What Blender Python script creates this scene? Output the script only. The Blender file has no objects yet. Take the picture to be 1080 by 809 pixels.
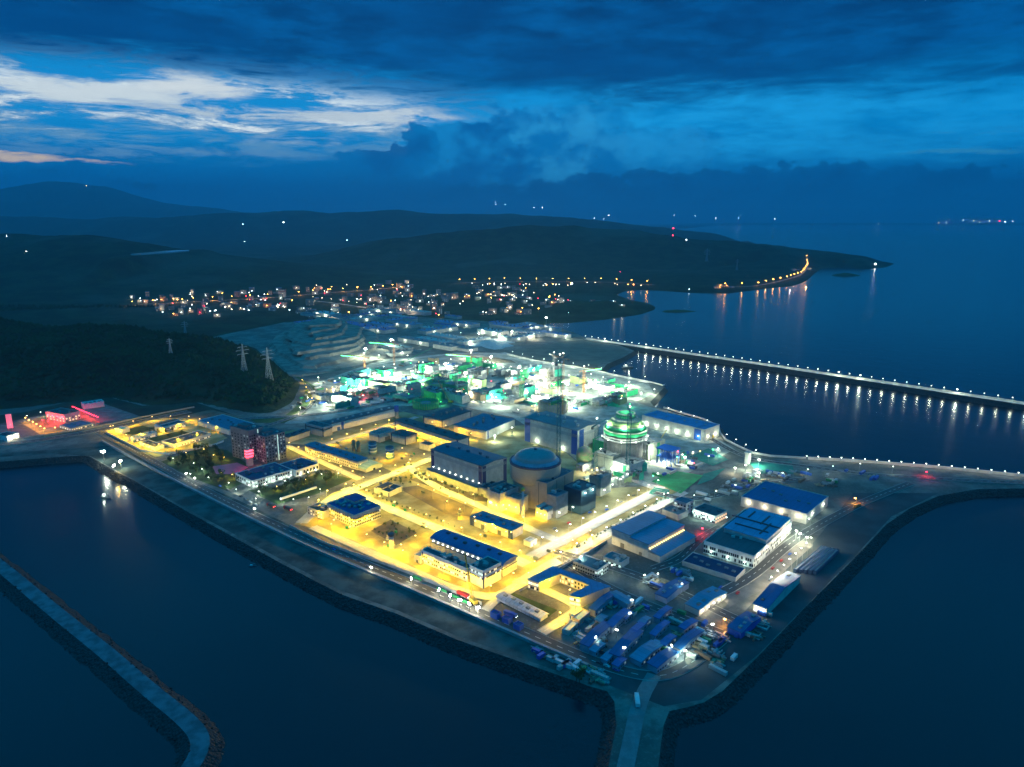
import bpy, math, random
import numpy as np
from mathutils import Vector
random.seed(7)
SC = bpy.context.scene
COL = SC.collection
R = math.radians

# ------------------------------------------------------------------ camera
H = 280.0            # height of the drone above the site ground (m)
F_ = 740.0; HV = 232.0
PITCH = math.atan((404.5 - HV) / F_)
cp, sp = math.cos(PITCH), math.sin(PITCH)
cam_d = bpy.data.cameras.new('camera'); cam = bpy.data.objects.new('camera', cam_d); COL.objects.link(cam)
cam.location = (0, 0, H); cam.rotation_euler = (R(90) - PITCH, 0, 0)
cam_d.sensor_width = 36; cam_d.lens = 36 * F_ / 1080; cam_d.clip_start = 1; cam_d.clip_end = 200000
SC.camera = cam
SC.render.resolution_x, SC.render.resolution_y = 1024, 767

# ------------------------------------------------------------------ view, sampling
SC.view_settings.view_transform = 'Standard'; SC.view_settings.look = 'None'
SC.view_settings.exposure = 0.0; SC.view_settings.gamma = 1.0
SC.view_settings.use_curve_mapping = False
cy = SC.cycles
cy.use_denoising = True
cy.max_bounces = 4; cy.diffuse_bounces = 2; cy.glossy_bounces = 2; cy.transmission_bounces = 2
cy.volume_bounces = 0; cy.transparent_max_bounces = 6
cy.sample_clamp_indirect = 3.0; cy.caustics_reflective = False; cy.caustics_refractive = False
cy.use_light_tree = True

# ------------------------------------------------------------------ world: dusk sky with broken cloud
W = bpy.data.worlds.new('World'); SC.world = W; W.use_nodes = True
nt = W.node_tree; nt.nodes.clear()
class NG:
    def __init__(s, nt): s.nt = nt
    def n(s, t, **k):
        x = s.nt.nodes.new(t)
        for a, b in k.items(): setattr(x, a, b)
        return x
    def put(s, sock, v):
        if isinstance(v, bpy.types.NodeSocket): s.nt.links.new(v, sock)
        elif isinstance(v, (tuple, list)) and len(v) == 3 and sock.type == 'RGBA': sock.default_value = (*v, 1)
        else: sock.default_value = v
    def m(s, op, a, b=None, c=None, clamp=False):
        x = s.n('ShaderNodeMath', operation=op, use_clamp=clamp)
        s.put(x.inputs[0], a)
        if b is not None: s.put(x.inputs[1], b)
        if c is not None: s.put(x.inputs[2], c)
        return x.outputs[0]
    def ss(s, x, e0, e1):
        y = s.n('ShaderNodeMapRange', interpolation_type='SMOOTHSTEP')
        s.put(y.inputs[0], x); y.inputs[1].default_value = e0; y.inputs[2].default_value = e1
        return y.outputs[0]
    def mix(s, f, a, b, blend='MIX'):
        x = s.n('ShaderNodeMix', data_type='RGBA', blend_type=blend)
        s.put(x.inputs[0], f); s.put(x.inputs[6], a); s.put(x.inputs[7], b)
        return x.outputs[2]
    def xyz(s, a, b, c):
        x = s.n('ShaderNodeCombineXYZ'); s.put(x.inputs[0], a); s.put(x.inputs[1], b); s.put(x.inputs[2], c); return x.outputs[0]
    def noise(s, v, scale, detail=5, rough=.55, dist=0.0, lac=2.0):
        x = s.n('ShaderNodeTexNoise'); s.put(x.inputs['Vector'], v)
        x.inputs['Scale'].default_value = scale; x.inputs['Detail'].default_value = detail
        x.inputs['Roughness'].default_value = rough; x.inputs['Distortion'].default_value = dist
        return x.outputs['Fac']
def lin(r, g, b):
    f = lambda c: (c / 255 / 12.92) if c <= 10 else ((c / 255 + .055) / 1.055) ** 2.4
    return (f(r), f(g), f(b))
g = NG(nt)
tc = g.n('ShaderNodeTexCoord'); sx = g.n('ShaderNodeSeparateXYZ'); g.put(sx.inputs[0], tc.outputs['Generated'])
AZ = g.m('ARCTAN2', sx.outputs[0], sx.outputs[1])
EL = g.m('ARCSINE', sx.outputs[2])
def azel(u, v):
    a = (u - 540) / F_; b = (404.5 - v) / F_
    dx, dy, dz = a, cp + b * sp, -sp + b * cp
    return math.atan2(dx, dy), math.atan2(dz, math.hypot(dx, dy))
def ell(u, v, ru, rv, warp=None):
    """distance (1 = edge) from an ellipse of the sky, radii in degrees of the picture's scale"""
    a0, e0 = azel(u, v)
    A = AZ if warp is None else g.m('ADD', AZ, warp[0]); E_ = EL if warp is None else g.m('ADD', EL, warp[1])
    dx = g.m('DIVIDE', g.m('SUBTRACT', A, a0), ru / F_)
    dy = g.m('DIVIDE', g.m('SUBTRACT', E_, e0), rv / F_)
    return g.m('SQRT', g.m('ADD', g.m('MULTIPLY', dx, dx), g.m('MULTIPLY', dy, dy)))
P2 = g.xyz(AZ, g.m('MULTIPLY', EL, 4.0), 3.1)
P1 = g.xyz(AZ, g.m('MULTIPLY', EL, 1.5), 7.7)
nbig = g.noise(P2, 2.6, 7, .55)
nstr = g.noise(g.xyz(AZ, g.m('MULTIPLY', EL, 6.5), 1.3), 8.0, 12, .72, .4)
npuf = g.noise(P1, 16.0, 8, .6)
nfin = g.noise(P2, 12.0, 9, .68)
wA = g.m('MULTIPLY', g.m('SUBTRACT', nbig, .5), .35); wE = g.m('MULTIPLY', g.m('SUBTRACT', nstr, .5), .10)
warp = (wA, wE)
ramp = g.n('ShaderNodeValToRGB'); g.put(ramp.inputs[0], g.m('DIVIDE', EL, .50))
stops = [(0.0, (0, 82, 146)), (.086, (0, 96, 165)), (.167, (0, 132, 208)), (.25, (0, 150, 228)), (.33, (0, 142, 218)), (.41, (0, 104, 176)), (.52, (0, 76, 140)), (.62, (0, 80, 145)), (.80, (0, 140, 205)), (1.0, (0, 165, 235))]  # last stops: unseen overhead sky, brightened to lift ground light and haze
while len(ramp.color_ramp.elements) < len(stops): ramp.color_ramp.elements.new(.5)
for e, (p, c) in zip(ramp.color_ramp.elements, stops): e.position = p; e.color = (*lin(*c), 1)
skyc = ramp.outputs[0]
skyc = g.mix(g.m('MULTIPLY', g.ss(nbig, .38, .64), .45), skyc, g.mix(.5, skyc, (0.0, .05, .18)))
# dark cloud deck high up, torn below
deck = g.ss(g.m('ADD', EL, g.m('ADD', g.m('MULTIPLY', g.m('SUBTRACT', nstr, .5), .10), g.m('MULTIPLY', g.m('SUBTRACT', nbig, .5), .12))), azel(540, 128)[1], azel(540, 66)[1])
deckc = g.mix(g.ss(nfin, .33, .70), lin(0, 54, 108), lin(0, 94, 164))
deckc = g.mix(g.ss(nbig, .40, .66), deckc, lin(0, 64, 124))
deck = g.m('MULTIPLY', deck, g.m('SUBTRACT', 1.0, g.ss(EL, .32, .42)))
skyc = g.mix(g.m('MULTIPLY', deck, .9), skyc, deckc)
# wide blue glow to the right of the break
m2 = g.m('SUBTRACT', 1.0, g.ss(ell(760, 138, 420, 48, warp), .3, 1.05))
skyc = g.mix(g.m('MULTIPLY', m2, g.ss(nfin, .26, .64)), skyc, (.012, .42, .93))
# the break in the clouds, left
m1 = g.m('SUBTRACT', 1.0, g.ss(ell(170, 112, 400, 52, warp), .35, 1.0))
skyc = g.mix(g.m('MULTIPLY', m1, .85), skyc, lin(24, 156, 230))
b1 = g.m('MULTIPLY', m1, g.ss(nstr, .44, .60))
skyc = g.mix(b1, skyc, lin(110, 170, 212))
m1b = g.m('SUBTRACT', 1.0, g.ss(ell(150, 100, 330, 30, warp), .45, 1.0))
skyc = g.mix(g.m('MULTIPLY', m1b, g.m('MULTIPLY', g.ss(nstr, .48, .64), g.ss(nfin, .22, .52))), skyc, (1.12, 1.22, 1.2))
for (u, v, ru, rv, c, k) in [(395, 122, 100, 9, (226, 240, 244), .95), (90, 96, 130, 10, (232, 246, 248), .95), (250, 118, 150, 7, (210, 228, 236), .9), (210, 92, 60, 12, (236, 246, 246), .9),
                             (12, 164, 34, 5, (250, 226, 190), 1.0), (60, 170, 60, 3, (230, 214, 200), .8), (170, 160, 170, 5, (110, 168, 214), .8), (1020, 158, 60, 3, (60, 160, 205), .8), (1030, 137, 50, 2, (60, 150, 200), .7), (320, 147, 60, 4, (150, 190, 222), .8)]:
    mm = g.m('SUBTRACT', 1.0, g.ss(ell(u, v, ru, rv, (g.m('MULTIPLY', wA, .5), g.m('MULTIPLY', g.m('SUBTRACT', nfin, .5), .035))), .35, 1.1))
    skyc = g.mix(g.m('MULTIPLY', g.m('MULTIPLY', mm, k), g.ss(nstr, .38, .52)), skyc, lin(*c))
# cumulus heads
pw = (g.m('MULTIPLY', g.m('SUBTRACT', npuf, .5), .10), g.m('MULTIPLY', g.m('SUBTRACT', g.noise(P1, 21.0, 7, .6), .5), .085))
def puff(u, v, ru, rv, c_lo, c_hi, k=1.0):
    global skyc
    d = ell(u, v, ru, rv, pw)
    mm = g.m('SUBTRACT', 1.0, g.ss(d, .86, 1.04))
    skyc = g.mix(g.m('MULTIPLY', mm, k), skyc, g.mix(g.ss(npuf, .40, .62), lin(*c_lo), lin(*c_hi)))
puff(560, 158, 85, 42, (0, 112, 186), (40, 158, 224), .85)
puff(490, 164, 60, 34, (0, 100, 172), (16, 140, 212), .95)
puff(446, 158, 22, 25, (0, 98, 168), (0, 124, 196), .95)
puff(410, 170, 50, 14, (0, 92, 162), (0, 116, 188), .9)
puff(610, 150, 60, 36, (0, 122, 196), (46, 164, 228), .6)
puff(680, 160, 80, 24, (0, 120, 194), (40, 156, 224), .5)
puff(820, 196, 300, 15, (0, 74, 134), (0, 88, 152), .8)
puff(860, 210, 420, 22, (0, 72, 132), (0, 86, 150), .75)
puff(145, 188, 13, 5, (0, 52, 104), (0, 70, 130), .95)
puff(60, 205, 200, 22, (0, 78, 142), (0, 96, 166), .5)
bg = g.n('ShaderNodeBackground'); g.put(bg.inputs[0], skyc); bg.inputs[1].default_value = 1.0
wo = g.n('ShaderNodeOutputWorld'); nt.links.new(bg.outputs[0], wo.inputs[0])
W.cycles.sampling_method = 'MANUAL'; W.cycles.sample_map_resolution = 512

# ------------------------------------------------------------------ projection helpers (photo pixel <-> ground)
def P(u, v, z=0.0):
    a = (u - 540) / F_; b = (404.5 - v) / F_
    dx, dy, dz = a, cp + b * sp, -sp + b * cp
    t = (z - H) / dz
    return (dx * t, dy * t)
def Q(x, y, z):
    z -= H; d = y * cp - z * sp
    return 540 + F_ * x / d, 404.5 - F_ * (y * sp + z * cp) / d
def hgt_at(x, y, v):
    """height above (x, y) that is seen at picture row v"""
    b = (404.5 - v) / F_
    return H + y * (-sp + b * cp) / (cp + b * sp)

# ------------------------------------------------------------------ materials
MATS = {}
def mat(name, color, rough=.8, var=.25, scale=.15, metal=0.0, bump=0.0, col2=None, stripes=None, spec=None):
    if name in MATS: return MATS[name]
    m = bpy.data.materials.new(name); m.use_nodes = True; n = NG(m.node_tree)
    bs = m.node_tree.nodes['Principled BSDF']
    t = n.n('ShaderNodeTexCoord').outputs['Object']
    f = n.noise(t, scale, 6, .6)
    c2 = col2 if col2 else tuple(c * (1 - var) for c in color)
    c = n.mix(n.ss(f, .35, .65), c2, color)
    f2 = n.noise(t, scale * 9, 4, .6)
    c = n.mix(n.m('MULTIPLY', n.ss(f2, .45, .75), .3), c, tuple(k * .6 for k in color))
    if stripes:       # corrugation / joints: (axis, period, strength)
        s = n.n('ShaderNodeSeparateXYZ'); n.put(s.inputs[0], t)
        a = n.m('FRACT', n.m('DIVIDE', s.outputs['XYZ'.index(stripes[0])], stripes[1]))
        c = n.mix(n.m('MULTIPLY', n.ss(a, .82, .92), stripes[2]), c, tuple(k * .45 for k in color))
    n.put(bs.inputs['Base Color'], c); bs.inputs['Roughness'].default_value = rough; bs.inputs['Metallic'].default_value = metal
    if spec is not None: bs.inputs['Specular IOR Level'].default_value = spec
    if bump:
        bp = n.n('ShaderNodeBump'); bp.inputs['Strength'].default_value = bump; bp.inputs['Distance'].default_value = 1.0
        n.put(bp.inputs['Height'], f2); n.put(bs.inputs['Normal'], bp.outputs[0])
    MATS[name] = m; return m
def emat(name, color, strength, base=(.5, .5, .5)):
    if name in MATS: return MATS[name]
    m = bpy.data.materials.new(name); m.use_nodes = True
    bs = m.node_tree.nodes['Principled BSDF']
    bs.inputs['Base Color'].default_value = (*base, 1); bs.inputs['Emission Color'].default_value = (*color, 1)
    bs.inputs['Emission Strength'].default_value = strength
    m.cycles.emission_sampling = 'NONE'
    MATS[name] = m; return m
HAZE_D = 4.8e-5
conc = mat('concrete', (.34, .34, .33)); conc_l = mat('light_concrete', (.50, .50, .48)); conc_d = mat('dark_concrete', (.16, .16, .16))
cream = mat('cream_cladding', (.60, .58, .52), stripes=('X', 3.0, .15)); white = mat('white_render', (.70, .70, .68), var=.12)
greyclad = mat('grey_cladding', (.42, .43, .42), var=.12, stripes=('X', 4.0, .2))
blue_r = mat('blue_sheet_roof', (.04, .21, .34), rough=.5, stripes=('X', 4.0, .5), scale=.06)
blue_ry = mat('blue_sheet_roof_cross', (.05, .24, .38), rough=.5, stripes=('Y', 4.0, .5), scale=.06)
blue_d = mat('deep_blue_roof', (.015, .095, .26), rough=.5, var=.2, scale=.06, stripes=('X', 5.0, .4))
teal_r = mat('teal_roof', (.05, .13, .18), rough=.6, stripes=('X', 5.0, .4), scale=.06)
slate = mat('slate_roof', (.07, .09, .10), rough=.7, stripes=('X', 6.0, .4), scale=.08)
greyr = mat('grey_roof', (.18, .21, .22), rough=.7, scale=.08)
trim = mat('dark_blue_trim', (.012, .03, .16), rough=.5)
royal = mat('royal_blue_panel', (.02, .11, .45), rough=.5)
brownr = mat('brown_roof', (.16, .11, .08), rough=.8)
steel = mat('galvanised_steel', (.35, .36, .37), rough=.45, metal=.6)
dsteel = mat('dark_steel', (.06, .08, .09), rough=.6)
orange = mat('orange_paint', (.65, .22, .03), rough=.5); yellowp = mat('yellow_paint', (.65, .45, .05), rough=.5)
redp = mat('red_paint', (.55, .03, .03), rough=.5); whitep = mat('white_paint', (.75, .75, .75), rough=.4)
bluep = mat('blue_paint', (.03, .12, .5), rough=.5); greenp = mat('green_paint', (.02, .28, .10), rough=.6)
netg = mat('green_netting', (.02, .42, .16), rough=.9, scale=.3, bump=.6); nett = mat('teal_netting', (.02, .34, .26), rough=.9, scale=.3, bump=.6)
glass = mat('dark_glass', (.03, .04, .05), rough=.15, var=.3)
rubber = mat('rubber', (.02, .02, .02)); leaf = mat('foliage', (.035, .075, .018), rough=.9, scale=.6, var=.5); leaf2 = mat('foliage_light', (.06, .10, .02), rough=.9, scale=.6, var=.5)
bark = mat('bark', (.09, .06, .04), rough=.9)
w_warm = emat('window_warm', (1, .72, .30), 1.6); w_cool = emat('window_cool', (.75, 1, .85), 1.3); w_dim = emat('window_dim', (.5, .62, .5), .35)
e_farw2 = emat('far_beacon_white', (.8, .95, 1), 40); e_faro = emat('far_beacon_amber', (1, .55, .2), 40); e_farr = emat('far_beacon_red', (1, .03, .1), 40)
e_sod = emat('sodium_lamp', (1, .62, .15), 9); e_whi = emat('white_lamp', (.95, 1, .85), 10); e_red = emat('red_lamp', (1, .02, .05), 16)
e_flood = emat('floodlight', (.95, 1, .92), 40); e_green = emat('green_led', (.05, 1, .25), 12); e_far = emat('far_lamp', (1, .8, .5), 14)
e_farw = emat('far_white_lamp', (.85, 1, 1), 14); e_pink = emat('pink_screen', (1, .12, .2), .8); e_orange = emat('orange_lamp', (1, .42, .06), 40)

# ------------------------------------------------------------------ mesh builder
class MB:
    def __init__(s): s.v = []; s.f = []
    def add(s, vs, fs):
        o = len(s.v); s.v += [tuple(p) for p in vs]; s.f += [tuple(i + o for i in f) for f in fs]; return s
    def box(s, x0, x1, y0, y1, z0, z1, rot=0, piv=(0, 0)):
        vs = [(x0, y0, z0), (x1, y0, z0), (x1, y1, z0), (x0, y1, z0), (x0, y0, z1), (x1, y0, z1), (x1, y1, z1), (x0, y1, z1)]
        if rot:
            c, n = math.cos(rot), math.sin(rot)
            vs = [(piv[0] + (x - piv[0]) * c - (y - piv[1]) * n, piv[1] + (x - piv[0]) * n + (y - piv[1]) * c, z) for x, y, z in vs]
        return s.add(vs, [(0, 3, 2, 1), (4, 5, 6, 7), (0, 1, 5, 4), (1, 2, 6, 5), (2, 3, 7, 6), (3, 0, 4, 7)])
    def cbox(s, cx, cy_, z0, a, b, h, rot=0): return s.box(cx - a / 2, cx + a / 2, cy_ - b / 2, cy_ + b / 2, z0, z0 + h, rot, (cx, cy_))
    def prism(s, poly, z0, z1, out=0.0):
        n = len(poly); lo = poly if not out else offset(poly, out)
        vs = [(x, y, z0) for x, y in lo] + [(x, y, z1) for x, y in poly]
        return s.add(vs, [tuple(range(n, 2 * n))] + [(i, (i + 1) % n, n + (i + 1) % n, n + i) for i in range(n)])
    def lathe(s, prof, n=32, cx=0, cy_=0, close_top=True):
        vs = []; fs = []
        for r, z in prof:
            for i in range(n):
                a = 2 * math.pi * i / n; vs.append((cx + r * math.cos(a), cy_ + r * math.sin(a), z))
        for k in range(len(prof) - 1):
            for i in range(n):
                j = (i + 1) % n; fs.append((k * n + i, k * n + j, (k + 1) * n + j, (k + 1) * n + i))
        if close_top: fs.append(tuple((len(prof) - 1) * n + i for i in range(n)))
        return s.add(vs, fs)
    def tube(s, p, q, r, n=4, r2=None):
        p = Vector(p); q = Vector(q); d = (q - p).normalized()
        u = d.orthogonal().normalized(); w = d.cross(u); r2 = r if r2 is None else r2
        vs = []
        for o, rr in ((p, r), (q, r2)):
            for i in range(n):
                a = 2 * math.pi * i / n + .785; vs.append(o + (u * math.cos(a) + w * math.sin(a)) * rr)
        return s.add(vs, [(i, (i + 1) % n, n + (i + 1) % n, n + i) for i in range(n)] + [tuple(range(n - 1, -1, -1)), tuple(range(n, 2 * n))])
    def mesh(s, name, m, smooth=False):
        me = bpy.data.meshes.new(name); me.from_pydata(s.v, [], s.f); me.materials.append(m)
        if smooth: me.polygons.foreach_set('use_smooth', [True] * len(me.polygons))
        me.update(); return me
    def build(s, name, m, parent=None, smooth=False):
        return link(name, s.mesh(name, m, smooth), parent)
def link(name, me, parent=None, loc=(0, 0, 0), rz=0, scl=None):
    o = bpy.data.objects.new(name, me); COL.objects.link(o); o.location = loc; o.rotation_euler[2] = rz
    if scl: o.scale = scl
    if parent: o.parent = parent
    return o
def offset(poly, d):
    """push a polygon outwards by d"""
    n = len(poly); A = sum(poly[i][0] * poly[(i + 1) % n][1] - poly[(i + 1) % n][0] * poly[i][1] for i in range(n)); sg = 1 if A > 0 else -1
    out = []
    for i in range(n):
        p, c, q = poly[i - 1], poly[i], poly[(i + 1) % n]
        def nrm(a, b):
            dx, dy = b[0] - a[0], b[1] - a[1]; l = math.hypot(dx, dy) or 1; return (dy / l * sg, -dx / l * sg)
        n1, n2 = nrm(p, c), nrm(c, q); bx, by = n1[0] + n2[0], n1[1] + n2[1]; l2 = bx * bx + by * by
        k = 2 * d / max(l2, .8); out.append((c[0] + bx * k, c[1] + by * k))
    return out
def thing(name, label, cat, loc=(0, 0, 0), rz=0, group=None):
    o = bpy.data.objects.new(name, None); COL.objects.link(o); o.location = loc; o.rotation_euler[2] = rz
    o['label'] = label; o['category'] = cat; o.empty_display_size = 5
    if group: o['group'] = group
    return o
def tag(o, label, cat, group=None):
    o['label'] = label; o['category'] = cat
    if group: o['group'] = group
    return o
def kind(o, k): o['kind'] = k; return o
KIDS = {}
def kids_index():
    KIDS.clear()
    for o in bpy.data.objects:
        if o.parent: KIDS.setdefault(o.parent.name, []).append(o)
def copy_tree(o, parent=None, kids=None):
    c = o.copy(); COL.objects.link(c); c.parent = parent
    for ch in [k for k in kids_of(o)]: copy_tree(ch, c)
    return c
_kc = {}
def kids_of(o):
    if o.name not in _kc: _kc[o.name] = list(o.children)
    return _kc[o.name]
LIGHTS = {}
def light(kind_, parent, loc, power=None, spot=False):
    spec = {'sodium': ((1, .61, .008), 16000, .6), 'warm': ((1, .74, .05), 16000, .6), 'white': ((1, .92, .62), 9000, .6), 'cool': ((.82, 1, .74), 16000, .6), 'flood': ((.86, 1, .80), 60000, 1.0),
            'red': ((1, .03, .05), 9000, .6), 'green': ((.1, 1, .35), 9000, .6), 'town': ((1, .75, .45), 16000, 1.0), 'dim': ((.6, 1, .85), 2200, .6), 'orange': ((1, .42, .06), 16000, 1.)}[kind_]
    key = (kind_, power, spot)
    if key not in LIGHTS:
        d = bpy.data.lights.new(kind_ + '_light', 'SPOT' if spot else 'POINT'); d.color = spec[0]; d.energy = power or spec[1]; d.shadow_soft_size = spec[2]
        if spot: d.spot_size = R(179); d.spot_blend = .03; d.energy *= {'white': 1.35, 'cool': 1.2, 'sodium': 1.9, 'warm': 1.9}.get(kind_, 1.5)
        LIGHTS[key] = d
    o = bpy.data.objects.new('lamp_light', LIGHTS[key]); COL.objects.link(o); o.location = loc
    if parent: o.parent = parent
    return o
ORD = ['first', 'second', 'third', 'fourth', 'fifth', 'sixth', 'seventh', 'eighth', 'ninth', 'tenth', 'eleventh', 'twelfth']
def ordn(i):
    if i < 12: return ORD[i]
    n = i + 1; return '%d%s' % (n, 'th' if 10 < n % 100 < 14 else {1: 'st', 2: 'nd', 3: 'rd'}.get(n % 10, 'th'))
LAND = {}      # named landmarks, for labels
SCAT = []      # (object, description, landmark pool)
def scat(o, desc): SCAT.append((o, desc)); return o
def label_scatter():
    by = {}
    for o, d in SCAT:
        x, y = o.location[0], o.location[1]
        k = min(LAND, key=lambda n: (LAND[n][0] - x) ** 2 + (LAND[n][1] - y) ** 2)
        by.setdefault((d, k), []).append(((LAND[k][0] - x) ** 2 + (LAND[k][1] - y) ** 2, o))
    for (d, k), l in by.items():
        l.sort(key=lambda t: t[0])
        for i, (_, o) in enumerate(l):
            o['label'] = '%s, %s %s' % (d, 'nearest to' if i == 0 else ordn(i) + ' nearest to', k)
def inpoly(x, y, poly):
    c = False; n = len(poly); j = n - 1
    for i in range(n):
        if (poly[i][1] > y) != (poly[j][1] > y) and x < (poly[j][0] - poly[i][0]) * (y - poly[i][1]) / (poly[j][1] - poly[i][1]) + poly[i][0]: c = not c
        j = i
    return c

# ------------------------------------------------------------------ the sea
SEA = -6.0
def water_mat():
    m = bpy.data.materials.new('sea_water'); m.use_nodes = True; n = NG(m.node_tree); bs = m.node_tree.nodes['Principled BSDF']
    t = n.n('ShaderNodeTexCoord').outputs['Object']
    big = n.noise(t, .004, 4, .5)
    n.put(bs.inputs['Base Color'], n.mix(n.ss(big, .3, .7), (.001, .009, .016), (.002, .014, .022)))
    bs.inputs['Roughness'].default_value = .2; bs.inputs['IOR'].default_value = 1.333
    mp = n.n('ShaderNodeMapping'); mp.inputs['Scale'].default_value = (1, 1, 1); mp.inputs['Rotation'].default_value = (0, 0, .5); n.put(mp.inputs[0], t)
    w1 = n.noise(mp.outputs[0], .22, 4, .6); w2 = n.noise(mp.outputs[0], .03, 3, .5)
    hh = n.m('ADD', n.m('MULTIPLY', w1, .6), n.m('MULTIPLY', w2, 1.6))
    bp = n.n('ShaderNodeBump'); bp.inputs['Strength'].default_value = .22; bp.inputs['Distance'].default_value = 1.0
    n.put(bp.inputs['Height'], hh); n.put(bs.inputs['Normal'], bp.outputs[0])
    return m
kind(MB().box(-64000, 64000, -1500, 66000, SEA - 3, SEA).build('sea', water_mat()), 'structure')

# ------------------------------------------------------------------ terrain beyond the site (height field)
def noise2(x, y, seed=0):
    xi = np.floor(x).astype(np.int64); yi = np.floor(y).astype(np.int64); fx = x - xi; fy = y - yi
    def h(a, b):
        n = (a * 374761393 + b * 668265263 + seed * 974634777) & 0x7fffffff
        n = ((n ^ (n >> 13)) * 1274126177) & 0x7fffffff
        return ((n ^ (n >> 16)) & 0xffff) / 65535.0
    u = fx * fx * (3 - 2 * fx); v = fy * fy * (3 - 2 * fy)
    return (h(xi, yi) * (1 - u) + h(xi + 1, yi) * u) * (1 - v) + (h(xi, yi + 1) * (1 - u) + h(xi + 1, yi + 1) * u) * v
def fbm2(x, y, o=5, seed=0):
    s = 0; a = .5
    for k in range(o): s = s + a * noise2(x * 2 ** k, y * 2 ** k, seed + k); a *= .55
    return s
SITE_PX = [(-260, 470), (-120, 489), (0, 487), (60, 482), (92, 480), (105, 487), (121, 497), (140, 506), (200, 541), (300, 596), (360, 627), (420, 648), (480, 674), (560, 702), (606, 718), (622, 724), (640, 729),
           (648, 740), (650, 765), (645, 790), (638, 830), (615, 960), (676, 960), (692, 830), (697, 785), (700, 765), (706, 750), (725, 746), (742, 741), (762, 729), (798, 694), (848, 642), (898, 592), (935, 553), (960, 536), (990, 523), (1030, 516), (1080, 515), (1200, 516), (1400, 520),
           (1400, 522 - 8), (1200, 509), (1080, 501), (1040, 497), (980, 491), (900, 485), (850, 483), (800, 480), (776, 469), (762, 462), (757, 449), (720, 438), (702, 432), (690, 429), (686, 424), (700, 409), (697, 405), (687, 403), (650, 397), (634, 391), (640, 384), (657, 377), (669, 370), (650, 363), (617, 356),
           (606, 351), (585, 344), (565, 345), (540, 341), (500, 338), (420, 333), (350, 338), (300, 340), (240, 352), (100, 385), (-100, 430)]
SITE = [P(u, v, 0) for u, v in SITE_PX]
LANDPX = [(-2600, 478), (-260, 472), (-120, 486), (0, 484), (60, 479), (92, 478), (140, 497), (210, 520), (330, 560), (500, 600), (620, 560), (690, 500), (742, 468), (695, 440), (670, 420), (640, 402), (615, 392), (630, 382), (650, 372), (615, 360), (590, 352),
          (580, 345), (574, 343), (580, 341), (598, 341), (640, 337), (675, 332), (690, 327), (692, 324), (684, 320), (664, 316), (650, 311), (660, 307), (675, 306), (700, 307), (730, 309), (765, 310), (790, 307), (815, 304), (835, 302), (850, 297), (858, 290), (866, 283), (890, 282), (915, 284), (935, 282), (944, 278), (925, 276), (890, 274), (862, 270),
          (830, 263), (780, 256), (735, 250), (705, 245), (700, 242.5), (722, 241), (738, 239.6), (748, 238.2), (744, 237), (-3500, 237)]
LANDP = [P(u, v, SEA) for u, v in LANDPX]
FLAT = [P(u, v, 0) for u, v in [(-900, 560), (-300, 478), (-60, 452), (0, 442), (50, 430), (84, 424), (112, 420), (150, 430), (205, 426), (262, 441), (300, 440), (318, 424), (322, 405), (306, 392), (284, 372), (292, 352), (345, 338), (420, 332), (500, 336), (560, 339), (600, 346), (620, 352), (700, 380), (1500, 380), (1500, 1500), (-900, 1500)]]
FARP = [P(u, v, SEA) for u, v in [(756, 238.3), (800, 237.6), (860, 237.8), (930, 238.1), (1000, 237.9), (1080, 238.4), (1300, 238.6), (2400, 238.5), (2400, 236.4), (700, 236.4), (730, 237.4)]]
def sdist(X, Y, poly):
    d = np.full(X.shape, 1e12); ins = np.zeros(X.shape, bool); n = len(poly)
    for i in range(n):
        (x0, y0), (x1, y1) = poly[i], poly[(i + 1) % n]
        dx, dy = x1 - x0, y1 - y0; l = dx * dx + dy * dy + 1e-9
        t = np.clip(((X - x0) * dx + (Y - y0) * dy) / l, 0, 1)
        d = np.minimum(d, (X - x0 - t * dx) ** 2 + (Y - y0 - t * dy) ** 2)
        c = ((y0 > Y) != (y1 > Y)); 
        with np.errstate(divide='ignore', invalid='ignore'): xc = (x1 - x0) * (Y - y0) / (y1 - y0 + 1e-12) + x0
        ins ^= (c & (X < xc))
    return np.sqrt(d) * np.where(ins, 1, -1)
RIDGES = [  # (u, ground row, row of the skyline), width in metres
    ([(-700, 242, 190), (-300, 242, 196), (-60, 242, 205), (0, 242, 203), (60, 242, 196), (110, 242, 199), (160, 242, 211), (210, 242, 219), (260, 242, 226)], 3500),
    ([(-700, 250, 226), (-100, 250, 228), (30, 250, 231), (110, 250, 231), (200, 251, 228), (290, 251, 223), (350, 251, 224), (420, 251, 223), (480, 251, 226), (560, 252, 229), (620, 252, 234), (670, 253, 240)], 1500),
    ([(430, 274, 252), (500, 274, 247), (560, 274, 243), (620, 274, 244), (660, 274, 246), (700, 275, 249), (740, 275, 254), (780, 276, 257), (815, 277, 261), (840, 278, 266), (858, 280, 273)], 560),
    ([(-700, 290, 245), (-100, 290, 250), (60, 290, 252), (150, 292, 262), (220, 294, 275)], 700),
    ([(-600, 375, 300), (-60, 378, 338), (20, 382, 341), (60, 384, 349), (110, 386, 346), (180, 392, 358), (215, 394, 362), (250, 397, 374), (275, 402, 384)], 140),
    ([(40, 402, 366), (120, 404, 372), (200, 410, 386), (270, 416, 402)], 90),
    ([(600, 326, 318), (640, 325, 317), (675, 325, 320)], 90), ([(505, 318, 312), (545, 322, 314)], 90)]
POND = None
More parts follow.
